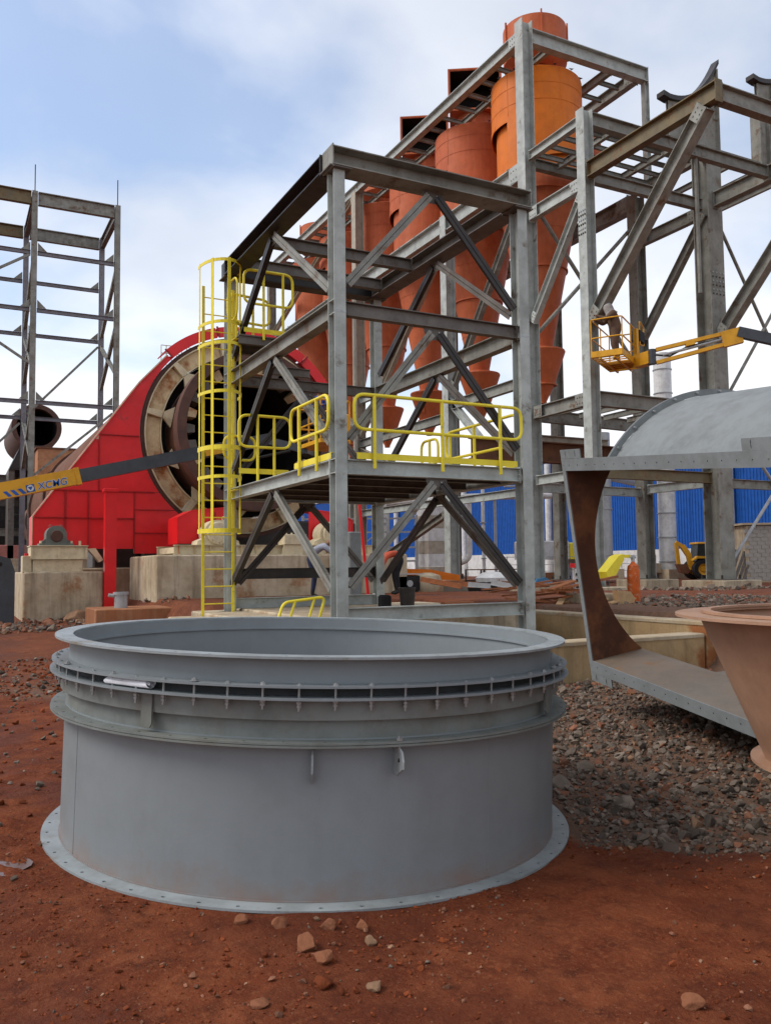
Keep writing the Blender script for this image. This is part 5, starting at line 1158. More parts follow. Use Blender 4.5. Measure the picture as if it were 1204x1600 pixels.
# ------------------------------------------------------------------ yard clutter
def put(name, mb, mat, label, cat, group=None, smooth=False): return tag(mb.to(name, mat, None, smooth), label, cat, group)
oc = thing('orange_gas_cylinder', 'scratched orange cylinder standing beside the yellow box', 'gas cylinder', (11.3, 11.95, 0.83))
MB().lathe([(0, 0.83), (0.105, 0.83), (0.115, 0.86), (0.115, 1.42), (0.10, 1.52), (0.05, 1.56), (0.03, 1.60), (0, 1.60)], (11.3, 11.95, 0), 24).to('body', material('scuffed_orange', (0.62, 0.12, 0.015), (0.5, 0.10, 0.02), 5, 0.6, 0.05, 30, rust=(0.45, 0.30, 0.2), rust_amount=0.35, rust_scale=12), oc, True)
MB().cyl((11.3, 11.95, 1.60), (11.3, 11.95, 1.72), 0.035, n=10).cyl((11.24, 11.95, 1.68), (11.36, 11.95, 1.68), 0.022, n=8).to('valve', M_GALV, oc)
ya = thing('yellow_hood', 'bright yellow bent cover hanging beside the orange cylinder', 'cover', (11.05, 12.1, 1.5))
MB().prism([(10.72, 11.98, 1.30), (10.68, 11.98, 1.42), (10.98, 11.98, 1.70), (11.10, 11.98, 1.74), (11.12, 11.98, 1.64), (10.90, 11.98, 1.34)], (0, 0.24, 0)).to('cover', M_YEL, ya)
MB().bar((11.10, 12.1, 1.70), (11.28, 12.0, 1.70), 0.05, 0.06).to('arm', M_YEL, ya)
pb = thing('power_board', 'small white socket board on a stand beside the yellow box', 'socket board', (10.3, 12.3, 0.83))
MB().box((10.22, 12.30, 1.10), (10.42, 12.36, 1.48)).to('board', M_WHITE, pb)
for z in (1.16, 1.27, 1.38):
    for x in (10.27, 10.36): MB().cyl((x, 12.27, z), (x, 12.30, z), 0.03, n=12).to('socket', M_BLACK, pb)
MB().box((10.24, 12.37, 0.83), (10.27, 12.40, 1.5)).box((10.37, 12.37, 0.83), (10.40, 12.40, 1.5)).to('stand', M_GALV, pb)
MB().cyl((10.18, 12.3, 1.50), (10.18, 12.3, 1.58), 0.05, n=10).to('red_plug', M_RED, pb)
put('yellow_crate', MB().prism([(10.35, 11.3, 0.80), (10.67, 11.3, 0.80), (10.71, 11.3, 0.96), (10.61, 11.3, 1.08), (10.33, 11.3, 1.10)], (0.1, 0.26, 0)), M_WOODP, 'pale yellow box in front of the orange cylinder', 'box')
put('concrete_stub', MB().bev((10.05, 11.75, 0.7), (10.75, 12.4, 1.04), 0.02), M_CONC, 'low concrete stub behind the pale yellow box', 'concrete stub')
put('blue_cloth', MB().prism([(16.5, 21.80, 0.985), (17.15, 21.7, 0.985), (17.12, 21.72, 1.06), (16.9, 21.75, 1.17), (16.62, 21.8, 1.12)], (0.06, 0.2, 0)), material('blue_tarp', (0.05, 0.16, 0.30), (0.08, 0.22, 0.36), 3, 0.6, 0.1, 8), 'crumpled blue tarpaulin at the foot of the tall corner column', 'tarpaulin')
# timber heap by the pit wall, every plank its own
random.seed(21)
ph_words = ['orange plank', 'pale plank']
for k in range(26):
    pale = k >= 19; L_ = random.uniform(0.7, 1.35); ang = random.uniform(-0.55, 0.45)+(0.6 if pale else 0); lay = k//5 if not pale else 0
    c = V((9.75+random.uniform(-0.35, 0.75)+(0.1 if pale else 0), 12.4+random.uniform(-0.5, 1.0) - (0.9 if pale else 0), 0.89+0.105*lay+random.uniform(0, 0.05)))
    d = V((math.cos(ang), math.sin(ang), random.uniform(-0.12, 0.20)))
    o = MB().bar(c-d*L_/2, c+d*L_/2, random.uniform(0.09, 0.15), random.uniform(0.025, 0.05)).to('plank', M_WOODP if pale else M_WOOD)
    tag(o, 'pale sawn plank at the front of the timber heap' if pale else 'orange stained plank in the heap beside the pit wall', 'plank', 'pale planks of the timber heap' if pale else 'orange planks of the timber heap')
# things seen between the tower legs
bk = thing('steel_bucket', 'dark round bucket on the tower foundation', 'bucket', (7.45, 13.6, 0.84))
MB().lathe([(0, 0.845), (0.125, 0.845), (0.15, 1.16), (0.158, 1.16), (0.158, 1.18), (0.142, 1.18), (0.118, 0.86), (0, 0.86)], (7.45, 13.6, 0), 24).to('body', M_DARK, bk, True)
put('jerrycan', MB().bev((7.02, 13.75, 0.842), (7.22, 13.95, 1.05), 0.03), M_BLACK, 'small black can beside the dark bucket', 'can')
put('wood_block', MB().bev((7.9, 13.0, 0.842), (8.5, 13.2, 0.92), 0.01), M_WOOD, 'short red brown timber block right of the bucket', 'timber block')
gn = thing('generator', 'black generator with pale panel behind the bucket', 'generator', (11.3, 20.6, 0.86))
MB().bev((10.9, 20.4, 0.9), (11.6, 21.0, 1.32), 0.03).to('case', M_BLACK, gn); MB().box((10.9, 20.385, 1.34), (11.7, 21.0, 1.37)).to('top_panel', M_GALV, gn)
MB().cyl((11.25, 20.36, 1.1), (11.25, 20.40, 1.1), 0.09, n=16).to('pull_cover', M_GALV, gn)
for x in (10.95, 11.5): MB().box((x, 20.45, 0.84), (x+0.06, 20.9, 0.9)).to('skid', M_DARK, gn)
put('orange_machine', MB().prism([(11.9, 23.2, 1.75), (14.0, 22.2, 1.55), (14.0, 22.2, 1.72), (13.2, 22.6, 1.90), (12.1, 23.1, 1.95)], (0.15, 0.3, 0)), M_ORANGE, 'long orange machine seen between the tower braces', 'machine')
put('pale_skip', MB().prism([(11.4, 23.9, 0.9), (14.6, 22.4, 0.9), (14.9, 22.25, 1.55), (11.2, 24.0, 1.6)], (0.6, 1.0, 0)), M_BEIGE, 'pale skip behind the long orange machine', 'skip')
put('rubble_bag', MB().lathe([(0, 0.86), (0.42, 0.88), (0.46, 1.1), (0.36, 1.42), (0.12, 1.5), (0, 1.48)], (12.4, 21.4, 0), 14), M_CONC, 'lumpy grey sack between the skip and the generator', 'sack', None, True)
cg = thing('wire_cage', 'dark open wire cage right of the column pad', 'cage', (17.4, 26.2, 0.86))
for x in (16.9, 17.7, 18.5):
    for y in (25.4, 26.4): MB().bar((x, y, 0.86), (x, y, 2.0), 0.05, 0.05).to('post', M_DARK, cg)
for z in (1.2, 1.6, 1.98):
    for y in (25.4, 26.4): MB().bar((16.9, y, z), (18.5, y, z), 0.04, 0.04).to('rail', M_RUSTB if z > 1.9 else M_DARK, cg)
put('black_bin', MB().lathe([(0, 0.86), (0.55, 0.86), (0.62, 1.35), (0.55, 1.4), (0, 1.42)], (14.6, 21.6, 0), 18), M_BLACK, 'black plastic bin right of the column pad', 'bin', None, True)
put('white_sack', MB().lathe([(0, 1.42), (0.50, 1.44), (0.52, 1.56), (0.30, 1.72), (0, 1.75)], (14.75, 21.55, 0), 12), M_WHITE, 'white sack lying on the black bin', 'sack', None, True)
for k in range(3):
    put('grey_bin', MB().bev((24.6+k*0.62, 17.4-k*0.3, 0.86), (25.15+k*0.62, 17.9-k*0.3, 1.45), 0.05), M_MOTOR, ['grey plastic crate left of three by the right column pad', 'grey plastic crate in the middle of three by the right column pad', 'grey plastic crate right of three by the right column pad'][k], 'crate', 'grey crates at the right')
put('grey_cabinet', MB().bev((7.52, 16.2, 0.85), (7.80, 16.7, 2.30), 0.02), M_GREY, 'upright grey cabinet seen between the tower columns', 'cabinet')
put('red_post', MB().cyl((8.34, 17.0, 0.86), (8.10, 17.0, 3.4), 0.033, n=10), M_RED, 'thin slanting red pipe right of the tower column', 'pipe')
# far left works
fk = thing('far_drum', 'rusty round drum end with dark mouth behind the left steel frame', 'drum', (7.2, 83, 0.6))
MB().lathe([(2.1, 81.6), (2.1, 92), (1.7, 92), (1.7, 81.6), (2.1, 81.6)], (7.2, 0, 14.4), 40, axis=KA).to('shell', M_KFLANGE, fk, True)
MB().lathe([(1.69, 82.2), (1.69, 91.5), (0, 91.5)], (7.2, 0, 14.4), 32, axis=KA).to('inside', M_KIN, fk, True)
MB().prism([(8.3, 82.4, 12.9), (9.8, 82.4, 10.6), (5.0, 82.4, 10.6), (6.0, 82.4, 12.9)], (0, 5, 0)).to('cradle', M_DARK, fk)
for x in (5.0, 9.2): MB().box((x, 82.6, 0.6), (x+0.5, 86, 10.6)).to('leg', M_MID, fk)
fo = thing('orange_chute', 'pale orange steel chute box behind the boom with blue letters', 'chute', (8.8, 79, 0.6))
MB().box((7.0, 78.2, 9.4), (10.6, 81, 12.05)).to('box', material('faded_orange', (0.50, 0.24, 0.12), (0.44, 0.19, 0.09), 1.0, 0.7, 0.04, 20), fo); MB().box((6.85, 78.1, 12.06), (10.75, 81, 12.2)).to('lip', M_KSHELL, fo)
for x in (7.1, 10.2): MB().box((x, 78.5, 0.6), (x+0.3, 78.8, 9.4)).to('leg', M_MID, fo)
fx = thing('dark_plant_building', 'dark cluttered plant floors low at the left edge', 'building', (2.5, 88, 0.6))
for z in (2.4, 5.2, 8.0, 10.2): MB().ibeam((-5, 86.7, z), (7.3, 86.7, z), 0.7, 0.5).to('floor_beam', M_MID if z != 5.2 else M_STEEL2, fx)
for x in (-1.7, 2.7, 6.6): MB().ibeam((x, 87.0, 0.5), (x, 87.0, 12.6), 0.6, 0.5, (0, 1, 0)).to('post', M_MID, fx)
MB().box((-5, 91, 0.5), (7.8, 92, 10.4)).to('back_sheet', M_DARK, fx)
for k in range(5): MB().bev((-2.7+k*2.0, 87.6, 5.6), (-1.5+k*2.0, 89.0, 7.0), 0.08).to('machine_box', (M_BLUEP, M_DARK, M_MOTOR)[k % 3], fx)
for k in range(6): MB().bar((-3.4+k*1.8, 86.4, 8.3), (-1.9+k*1.8, 86.4, 9.9), 0.2, 0.17).to('diagonal', M_STEEL2, fx)
put('pink_container', MB().bev((1.0, 82.6, 2.7), (7.3, 86.0, 3.9), 0.05), material('faded_pink_red', (0.52, 0.20, 0.16), None, 1, 0.7, 0.03, 20), 'faded pink box low at the far left', 'box')
put('far_plinth', MB().bev((0.3, 82.4, 0.3), (7.8, 86.4, 2.69), 0.04), M_CONC, 'grey plinth under the faded pink box', 'plinth')
gp = thing('grey_steel_plate', 'dark grey steel plate with a hole standing at the left edge', 'plate', (1.1, 21.9, 0.3))
MB().prism([(0.3, 21.9, 0.32), (1.50, 21.9, 0.32), (1.50, 21.9, 1.55), (1.40, 21.9, 1.85), (1.0, 21.9, 1.98), (0.3, 21.9, 1.98)], (0, 0.05, 0)).to('plate', M_BOOMD, gp)
MB().cyl((1.18, 21.885, 1.72), (1.18, 21.896, 1.72), 0.05, n=14).to('hole', M_KIN, gp)
# ------------------------------------------------------------------ boom lift on the left
SL = 0.2437
bx = lambda x: 3.29+(x-1.06)*SL
lb = thing('boom_lift', 'yellow and slate telescopic boom with blue lettering reaching across the red guard', 'boom lift', (-6.0, 20.3, 0.3))
MB().section((-6.0, 20.3, bx(-6.0)), (2.66, 20.3, bx(2.66)), [(-0.15, -0.18), (0.15, -0.18), (0.15, 0.18), (-0.15, 0.18)]).to('outer_boom', M_YELB, lb)
MB().section((2.64, 20.3, bx(2.64)), (7.3, 20.3, bx(7.3)), [(-0.12, -0.148), (0.12, -0.148), (0.12, 0.148), (-0.12, 0.148)]).to('inner_boom', M_BOOMD, lb)
MB().section((2.60, 20.3, bx(2.60)), (2.70, 20.3, bx(2.70)), [(-0.165, -0.195), (0.165, -0.195), (0.165, 0.195), (-0.165, 0.195)]).to('boom_collar', M_YELB, lb)
MB().section((5.55, 20.28, bx(5.55)-0.02), (6.0, 20.28, bx(6.0)-0.02), [(-0.16, -0.10), (0.16, -0.10), (0.16, 0.12), (-0.16, 0.12)]).to('boom_block', M_YELB, lb)
MB().section((7.2, 20.2, bx(7.2)-0.05), (8.0, 19.7, bx(7.2)-0.30), [(-0.09, -0.09), (0.09, -0.09), (0.09, 0.09), (-0.09, 0.09)]).to('jib', M_BOOMD, lb)
MB().tube([(5.8, 20.1, bx(5.8)-0.2), (6.6, 20.05, bx(6.6)-0.42), (7.6, 19.8, bx(7.3)-0.35)], 0.035, 8).to('hose', M_BLACK, lb)
BC = V((8.2, 19.25, 4.55))
MB().bev((BC.x-0.35, BC.y-0.75, 4.52), (BC.x+0.45, BC.y+0.75, 4.62), 0.02).to('basket_floor', M_YELB, lb)
MB().bev((BC.x-0.05, BC.y-0.83, 4.62), (BC.x+0.40, BC.y-0.76, 5.22), 0.02).to('control_box', M_YELB, lb)
for z in (5.05, 5.55): MB().tube(round_path([(BC.x-0.33, BC.y-0.73, z), (BC.x+0.43, BC.y-0.73, z), (BC.x+0.43, BC.y+0.73, z), (BC.x-0.33, BC.y+0.73, z)], 0.08, 4, True), 0.022, 8, True).to('basket_rail', M_YELB, lb)
for x in (-0.33, 0.43):
    for y in (-0.73, 0, 0.73): MB().cyl((BC.x+x, BC.y+y, 4.6), (BC.x+x, BC.y+y, 5.55), 0.02, n=8).to('basket_post', M_YELB, lb)
MB().bev((-7.6, 19.2, 0.75), (-4.6, 21.4, 1.35), 0.06).to('chassis', M_YELB, lb); MB().bev((-7.0, 19.5, 1.35), (-5.2, 21.1, 2.2), 0.08).to('turret', M_BOOMD, lb)
for x in (-7.1, -5.1):
    for y in (19.05, 21.15): 
        t_ = MB().lathe([(0.2, 0), (0.42, 0), (0.46, 0.05), (0.46, 0.27), (0.42, 0.32), (0.2, 0.32)], (x, y, 0.75), 24, axis=KA).to('tyre', M_BLACK, lb, True)
        MB().lathe([(0, 0.06), (0.21, 0.03), (0.21, 0.29), (0, 0.26)], (x, y, 0.75), 18, axis=KA).to('rim', M_YELB, t_, True)
def lettering(txt, size, origin, ex, ez, ny, mat, parent, offset=0.0, name='lettering', shear=0.18):
    cu = bpy.data.curves.new('txt', 'FONT'); cu.body = txt; cu.size = size; cu.extrude = 0.001; cu.offset = offset; cu.shear = shear
    to_ = bpy.data.objects.new('txt', cu); COL.objects.link(to_)
    dg = bpy.context.evaluated_depsgraph_get(); dg.update(); me = bpy.data.meshes.new_from_object(to_.evaluated_get(dg))
    bpy.data.objects.remove(to_)
    vs = [origin+ex*v.co.x+ez*v.co.y+ny*v.co.z for v in me.vertices]; fs = [tuple(p.vertices) for p in me.polygons]
    return mesh(name, vs, fs, mat, parent)
dx_ = V((1, 0, SL)).normalized(); dz_ = V((-SL, 0, 1)).normalized(); fy = 20.15-0.003
lo = V((1.82, fy, bx(1.82)-0.135))
MB_OUT = bpy.data.objects['outer_boom']
lettering('XCMG', 0.215, lo+dx_*0.002, dx_, dz_, V((0, -1, 0)), M_WHITE, MB_OUT, 0.009)
lettering('XCMG', 0.215, lo+V((0, -0.003, 0)), dx_, dz_, V((0, -1, 0)), M_BLUEP, MB_OUT, 0.001)
def flat_poly(pts, base, d, mat, nm): MB().prism([base+dx_*a+dz_*b for a, b in pts], V((0, -0.002, 0))+V((0, d, 0))*0).to(nm, mat, MB_OUT)
lb0 = V((1.60, fy, bx(1.60)-0.155))
flat_poly([(0, 0), (0.175, 0), (0.175, 0.165), (0, 0.165)], lb0, 0, M_BLUEP, 'logo_square')
lb1 = lb0+V((0, -0.003, 0)); c_ = (0.0875, 0.085)
flat_poly([(c_[0]+0.072*math.cos(t), c_[1]+0.068*math.sin(t)) for t in [math.pi*2*i/16 for i in range(16)]], lb1, 0, M_WHITE, 'logo_disc')
flat_poly([(0.035, 0.118), (0.140, 0.118), (0.0875, 0.035)], lb1+V((0, -0.003, 0)), 0, M_BLUEP, 'logo_triangle')
for k in range(3): flat_poly([(0.09, 0), (0.17, 0), (0.08, 0.13), (0.0, 0.13)], V((1.14+k*0.145, fy, bx(1.14+k*0.145)-0.165)), 0, M_BLUEP, 'stripe')
# ------------------------------------------------------------------ boom lift on the right
rl = thing('boom_lift', 'yellow basket lift with open jib arm raised in front of the right hand columns', 'boom lift', (24, 11.5, 0.6))
ba = V((0.83, 0.55, 0)).normalized(); bn = V((-ba.y, ba.x, 0)); bo = V((17.08, 18.50, 7.32)); LB, WB = 2.05, 0.86
def bp(a, n, z): return bo+ba*a+bn*n+V((0, 0, z))
fl = MB()
for n in (-WB/2, WB/2): fl.bar(bp(-LB/2, n, 0.09), bp(LB/2, n, 0.09), 0.03, 0.17)
for a in (-LB/2, LB/2): fl.bar(bp(a, -WB/2, 0.09), bp(a, WB/2, 0.09), 0.03, 0.168)
fl.to('toe_frame', M_YELB, rl)
for k in range(9): MB().bar(bp(-LB/2+0.05+k*0.24, -WB/2, 0.0), bp(-LB/2+0.05+k*0.24, WB/2, 0.0), 0.035, 0.03).to('floor_bar', M_YELB, rl)
for n in (-0.2, 0.2): MB().bar(bp(-LB/2, n, -0.03), bp(LB/2, n, -0.03), 0.05, 0.05).to('floor_runner', M_YELB, rl)
MB().box((0, 0, 0), (0.9, WB, 0.02)).xf(Matrix.Translation(bp(-0.05, -WB/2, 0.017)) @ Matrix.Rotation(math.atan2(ba.y, ba.x), 4, 'Z')).to('floor_plate', M_YELB, rl)
for z in (0.55, 1.08):
    MB().tube(round_path([bp(LB/2, -WB/2, z), bp(-LB/2, -WB/2, z), bp(-LB/2, WB/2, z), bp(LB/2, WB/2, z)], 0.10, 4, True), 0.020, 8, True).to('basket_rail', M_YELB, rl, True)
for a, n in ((-LB/2, -WB/2), (-LB/2, WB/2), (0, -WB/2), (0, WB/2), (LB/2, -WB/2), (LB/2, WB/2)):
    MB().tube([bp(a*0.97, n, 0.1), bp(a*0.97, n, 1.08)], 0.018, 8).to('basket_post', M_YELB, rl, True)
MB().bar(bp(0.45, -WB/2-0.05, 0.2), bp(0.45, -WB/2-0.05, 1.05), 0.14, 0.08).to('mast', M_YELB, rl)
MB().bev((-0.2, -0.12, 0), (0.25, 0.12, 0.34), 0.03).xf(Matrix.Translation(bp(0.75, -WB/2-0.05, 0.72)) @ Matrix.Rotation(0.5, 4, 'Z')).to('control_box', M_BLACK, rl)
MB().tube(round_path([bp(0.62, -WB/2-0.12, 0.62), bp(0.64, -WB/2-0.12, 1.32), bp(1.02, -WB/2-0.15, 1.20), bp(1.02, -WB/2-0.15, 0.66)], 0.06, 4, True), 0.022, 8, True).to('guard_loop', M_YELB, rl, True)
JA = V((17.72, 17.75, 7.38)); JB = V((19.45, 16.25, 7.86)); jd = (JB-JA).normalized()
MB().section(bp(0.45, -WB/2-0.05, 0.06), JA, [(-0.14, -0.16), (0.14, -0.16), (0.14, 0.20), (-0.14, 0.20)]).to('rotator', M_YELB, rl)
MB().cyl(JA+V((0, 0, -0.18)), JA+V((0, 0, 0.24)), 0.12, n=14).to('pivot', M_BOOMD, rl)
MB().bar(JA+jd*0.12+V((0, 0, 0.20)), JB+V((0, 0, 0.14)), 0.13, 0.10).to('jib_bar', M_YELB, rl); MB().bar(JA+jd*0.12+V((0, 0, -0.17)), JB+V((0, 0, -0.16)), 0.13, 0.10).to('jib_bar', M_YELB, rl)
MB().section(JB-jd*0.42, JB+jd*0.10, [(-0.09, -0.24), (0.09, -0.24), (0.09, 0.20), (-0.09, 0.20)]).to('jib_head', M_YELB, rl)
MB().section(JA+jd*0.95+V((0, 0, 0.02)), JA+jd*1.2+V((0, 0, 0.02)), [(-0.08, 0.04), (0.08, 0.04), (0.08, 0.16), (-0.08, 0.16)]).to('jib_lug', M_YELB, rl)
MB().tube([JA+V((0, 0, 0.1)), JA+jd*0.5+V((0, 0, -0.08)), JA+jd*1.0+V((0, 0, 0.06)), JB+V((0, 0, -0.02))], 0.028, 8).to('hose', M_BLACK, rl, True); MB().cyl(JA+jd*0.3, JB-jd*0.3, 0.04, n=8).to('hydraulic_ram', M_GALV, rl)
JC = V((21.6, 14.4, 7.05)); JD = V((24.2, 12.2, 6.0))
MB().section(JB+V((0, 0, 0.08)), JC, [(-0.11, -0.13), (0.11, -0.13), (0.11, 0.15), (-0.11, 0.15)]).to('inner_boom', M_BOOMD, rl); MB().section(JC, JD, [(-0.17, -0.2), (0.17, -0.2), (0.17, 0.2), (-0.17, 0.2)]).to('outer_boom', M_YELB, rl)
MB().tube(round_path([JC+V((-0.2, 0.15, -0.15)), JC+V((0, 0, -0.36)), JC+V((0.3, -0.25, -0.3))], 0.1, 4), 0.04, 8).to('hose_loop', M_BLACK, rl)
MB().section(JD, V((24.2, 12.2, 1.9)), [(-0.2, -0.2), (0.2, -0.2), (0.2, 0.2), (-0.2, 0.2)]).to('riser', M_YELB, rl)
MB().bev((23.1, 10.9, 0.95), (25.6, 13.4, 1.95), 0.08).to('chassis', M_YELB, rl)
for x in (23.3, 25.3):
    for y in (10.75, 13.25):
        t_ = MB().lathe([(0.2, 0), (0.46, 0), (0.5, 0.05), (0.5, 0.27), (0.46, 0.32), (0.2, 0.32)], (x, y, 1.0), 24, axis=KA).to('tyre', M_BLACK, rl, True)
        MB().lathe([(0, 0.06), (0.21, 0.03), (0.21, 0.29), (0, 0.26)], (x, y, 1.0), 18, axis=KA).to('rim', M_YELB, t_, True)

# ------------------------------------------------------------------ people
M_NAVY = material('navy_cloth', (0.030, 0.036, 0.075), (0.022, 0.026, 0.055), 6, 0.85, 0.1, 30); M_BROWN = material('brown_leather_jacket', (0.13, 0.075, 0.045), (0.09, 0.05, 0.032), 5, 0.8, 0.1, 30)
M_HIVIS = material('orange_hivis_cloth', (0.62, 0.12, 0.055), (0.55, 0.10, 0.05), 5, 0.8, 0.08, 30); M_BLKCL = material('black_cloth', (0.02, 0.019, 0.022), None, 5, 0.85, 0.1, 30)
M_PALECL = material('pale_grey_hood', (0.40, 0.37, 0.34), (0.30, 0.27, 0.25), 7, 0.9, 0.15, 25); M_PALEBLUE = material('pale_blue_shirt', (0.35, 0.37, 0.44), None, 5, 0.85, 0.08, 30); M_BLUECL = material('blue_cloth_shirt', (0.05, 0.08, 0.30), None, 5, 0.85, 0.08, 30)
def person(label, J, at, face, top, bottom, hat=None, hat_shape='helmet', bulk=1.0):
    """one skin grown over a posed skeleton; J holds joint positions (x right, y forward, z up)"""
    names = list(J); rad = {'pelvis': 0.135, 'belly': 0.125, 'chest': 0.145, 'neck': 0.058, 'jaw': 0.072, 'head': 0.100, 'crown': 0.070, 'nose': 0.016}
    pts = {k: V(v) for k, v in J.items()}; E_ = [('pelvis', 'belly'), ('belly', 'chest'), ('chest', 'neck'), ('neck', 'jaw'), ('jaw', 'head'), ('head', 'crown')]
    hd = (pts['head']-pts['neck']).normalized(); fwd_ = V((0, 1, 0)); fwd_ = (fwd_-hd*fwd_.dot(hd)).normalized()
    pts['nose'] = pts['head']-hd*0.02+fwd_*0.105; E_.append(('head', 'nose'))
    for s in 'LR':
        for a, b, r in (('sho', 'chest', 0.070), ('elb', 'sho', 0.052), ('wri', 'elb', 0.034), ('hip', 'pelvis', 0.098), ('kne', 'hip', 0.068), ('ank', 'kne', 0.046), ('toe', 'ank', 0.042)):
            E_.append((b if b in pts else b+s, a+s)); rad[a+s] = r
        w, e = pts['wri'+s], pts['elb'+s]; d = (w-e).normalized(); side = d.cross(V((0.3, 0.2, 1))).normalized(); nrm = side.cross(d)
        pts['palm'+s] = w+d*0.075; rad['palm'+s] = 0.034; E_.append(('wri'+s, 'palm'+s))
        for q, (o_, l_) in enumerate(((-0.030, 0.055), (-0.010, 0.068), (0.010, 0.072), (0.029, 0.062))):
            k1, k2 = 'f%d%s' % (q, s), 'g%d%s' % (q, s); pts[k1] = pts['palm'+s]+d*(l_*0.6)+side*o_; pts[k2] = pts[k1]+d*l_*0.35-nrm*l_*0.45
            rad[k1] = 0.0095; rad[k2] = 0.008; E_ += [('palm'+s, k1), (k1, k2)]
        pts['t1'+s] = w+d*0.045+side*-0.048; pts['t2'+s] = pts['t1'+s]+d*0.035-nrm*0.018; rad['t1'+s] = 0.011; rad['t2'+s] = 0.009; E_ += [('palm'+s, 't1'+s), ('t1'+s, 't2'+s)]
    keys = list(pts); bm = bmesh.new(); sk = bm.verts.layers.skin.verify(); vm = {}
    for k in keys:
        v = bm.verts.new(pts[k]); r = rad.get(k, 0.05)*(bulk if k[:3] in ('pel', 'bel', 'che', 'sho', 'elb', 'hip', 'kne') else 1); v[sk].radius = (r, r*(0.82 if k in ('pelvis', 'belly', 'chest') else 1)); v[sk].use_root = (k == 'pelvis'); vm[k] = v
    for a, b in E_: bm.edges.new((vm[a], vm[b]))
    me = bpy.data.meshes.new('body'); bm.to_mesh(me); bm.free()
    tmp = bpy.data.objects.new('tmp', me); COL.objects.link(tmp); tmp.modifiers.new('s', 'SKIN'); sb = tmp.modifiers.new('d', 'SUBSURF'); sb.levels = 2; sb.render_levels = 2
    dg = bpy.context.evaluated_depsgraph_get(); dg.update(); body = bpy.data.meshes.new_from_object(tmp.evaluated_get(dg)); bpy.data.objects.remove(tmp)
    body.materials.clear()
    for m in (top, bottom, M_SKIN, M_BLACK): body.materials.append(m)
    cls = {}
    for k in pts:
        cls[k] = 1 if k[:3] in ('hip', 'kne') or k == 'pelvis' else (3 if k[:3] in ('toe', 'ank') else (2 if k in ('neck', 'jaw', 'head', 'crown', 'nose') or k[:2] in ('pa', 't1', 't2') or k[0] in 'fg' else 0))
    segs = [(pts[a], pts[b], cls[a], cls[b]) for a, b in E_]
    for p in body.polygons:
        c = p.center; best = (9, 0)
        for a, b, ca, cb in segs:
            ab = b-a; t = max(0, min(1, (c-a).dot(ab)/max(1e-9, ab.length_squared))); dd = (a+ab*t-c).length
            if dd < best[0]: best = (dd, ca if t < (0.75 if ca == 1 and cb == 3 else 0.5) else cb)
        p.material_index = best[1]; p.use_smooth = True
    root_ = thing('person', label, 'person', at, local=True, rot=(0, 0, face))
    link('body', body, None, root_)
    hc = pts['head']; ax = hd; e1 = ax.orthogonal().normalized(); e2 = ax.cross(e1)
    if hat is not None:
        if hat_shape == 'helmet': MB().lathe([(0.155, -0.005), (0.128, 0.0), (0.124, 0.05), (0.10, 0.10), (0.05, 0.128), (0.0, 0.134)], hc+ax*0.025, 24, axis=(ax, e1, e2)).to('helmet', hat, root_, True)
        elif hat_shape == 'hood': MB().lathe([(0.19, -0.22), (0.135, -0.12), (0.140, -0.03), (0.136, 0.05), (0.112, 0.105), (0.07, 0.135), (0.0, 0.148)], hc, 20, axis=(ax, e1, e2)).to('hood', hat, root_, True)
    else: MB().lathe([(0.112, 0.0), (0.114, 0.04), (0.095, 0.09), (0.05, 0.118), (0.0, 0.122)], hc+ax*0.0-fwd_*0.012, 20, axis=(ax, e1, e2)).to('hair', M_BLACK, root_, True)
    for sx in (-0.034, 0.034):
        ec = hc+fwd_*0.092+e1.cross(ax)*0; sd = ax.cross(fwd_).normalized(); MB().lathe([(0.0, -0.011), (0.009, -0.007), (0.012, 0), (0.009, 0.007), (0, 0.011)], hc+fwd_*0.090+sd*sx+ax*0.008, 8).to('eye', M_BLACK, root_, True)
        MB().lathe([(0.0, -0.03), (0.016, -0.018), (0.02, 0.0), (0.014, 0.02), (0, 0.03)], hc+sd*sx*2.9-ax*0.01, 8).to('ear', M_SKIN, root_, True)
    return root_
def stand():
    J = dict(pelvis=(0, 0, 0.95), belly=(0, 0, 1.10), chest=(0, 0.0, 1.31), neck=(0, 0, 1.47), jaw=(0, 0.02, 1.55), head=(0, 0.02, 1.62), crown=(0, 0.01, 1.69))
    for s, k in (('L', -1), ('R', 1)):
        J.update({'sho'+s: (k*0.18, 0, 1.40), 'elb'+s: (k*0.25, -0.02, 1.13), 'wri'+s: (k*0.25, 0.10, 0.92), 'hip'+s: (k*0.10, 0, 0.90), 'kne'+s: (k*0.11, 0.03, 0.50), 'ank'+s: (k*0.12, -0.03, 0.09), 'toe'+s: (k*0.13, 0.12, 0.04)})
    return J
def bend(J, ang, sway=0.10):
    """fold the trunk forward about the hips"""
    c, s_ = math.cos(ang), math.sin(ang); hip = V((0, 0, 0.95)); out = dict(J)
    for k, v in J.items():
        if k[:3] in ('hip', 'kne', 'ank', 'toe') or k == 'pelvis': continue
        d = V(v)-hip; f = min(1.0, max(0.3, d.length/0.28)) if k == 'belly' else 1.0
        a = ang*f; c, s_ = math.cos(a), math.sin(a); out[k] = tuple(hip+V((d.x, d.y*c+d.z*s_, -d.y*s_+d.z*c)))
    for k in out:
        if k[:3] not in ('kne', 'ank', 'toe'): v = out[k]; out[k] = (v[0], v[1]-sway*(0.5 if k[:3] == 'hip' else 1), v[2])
    return out
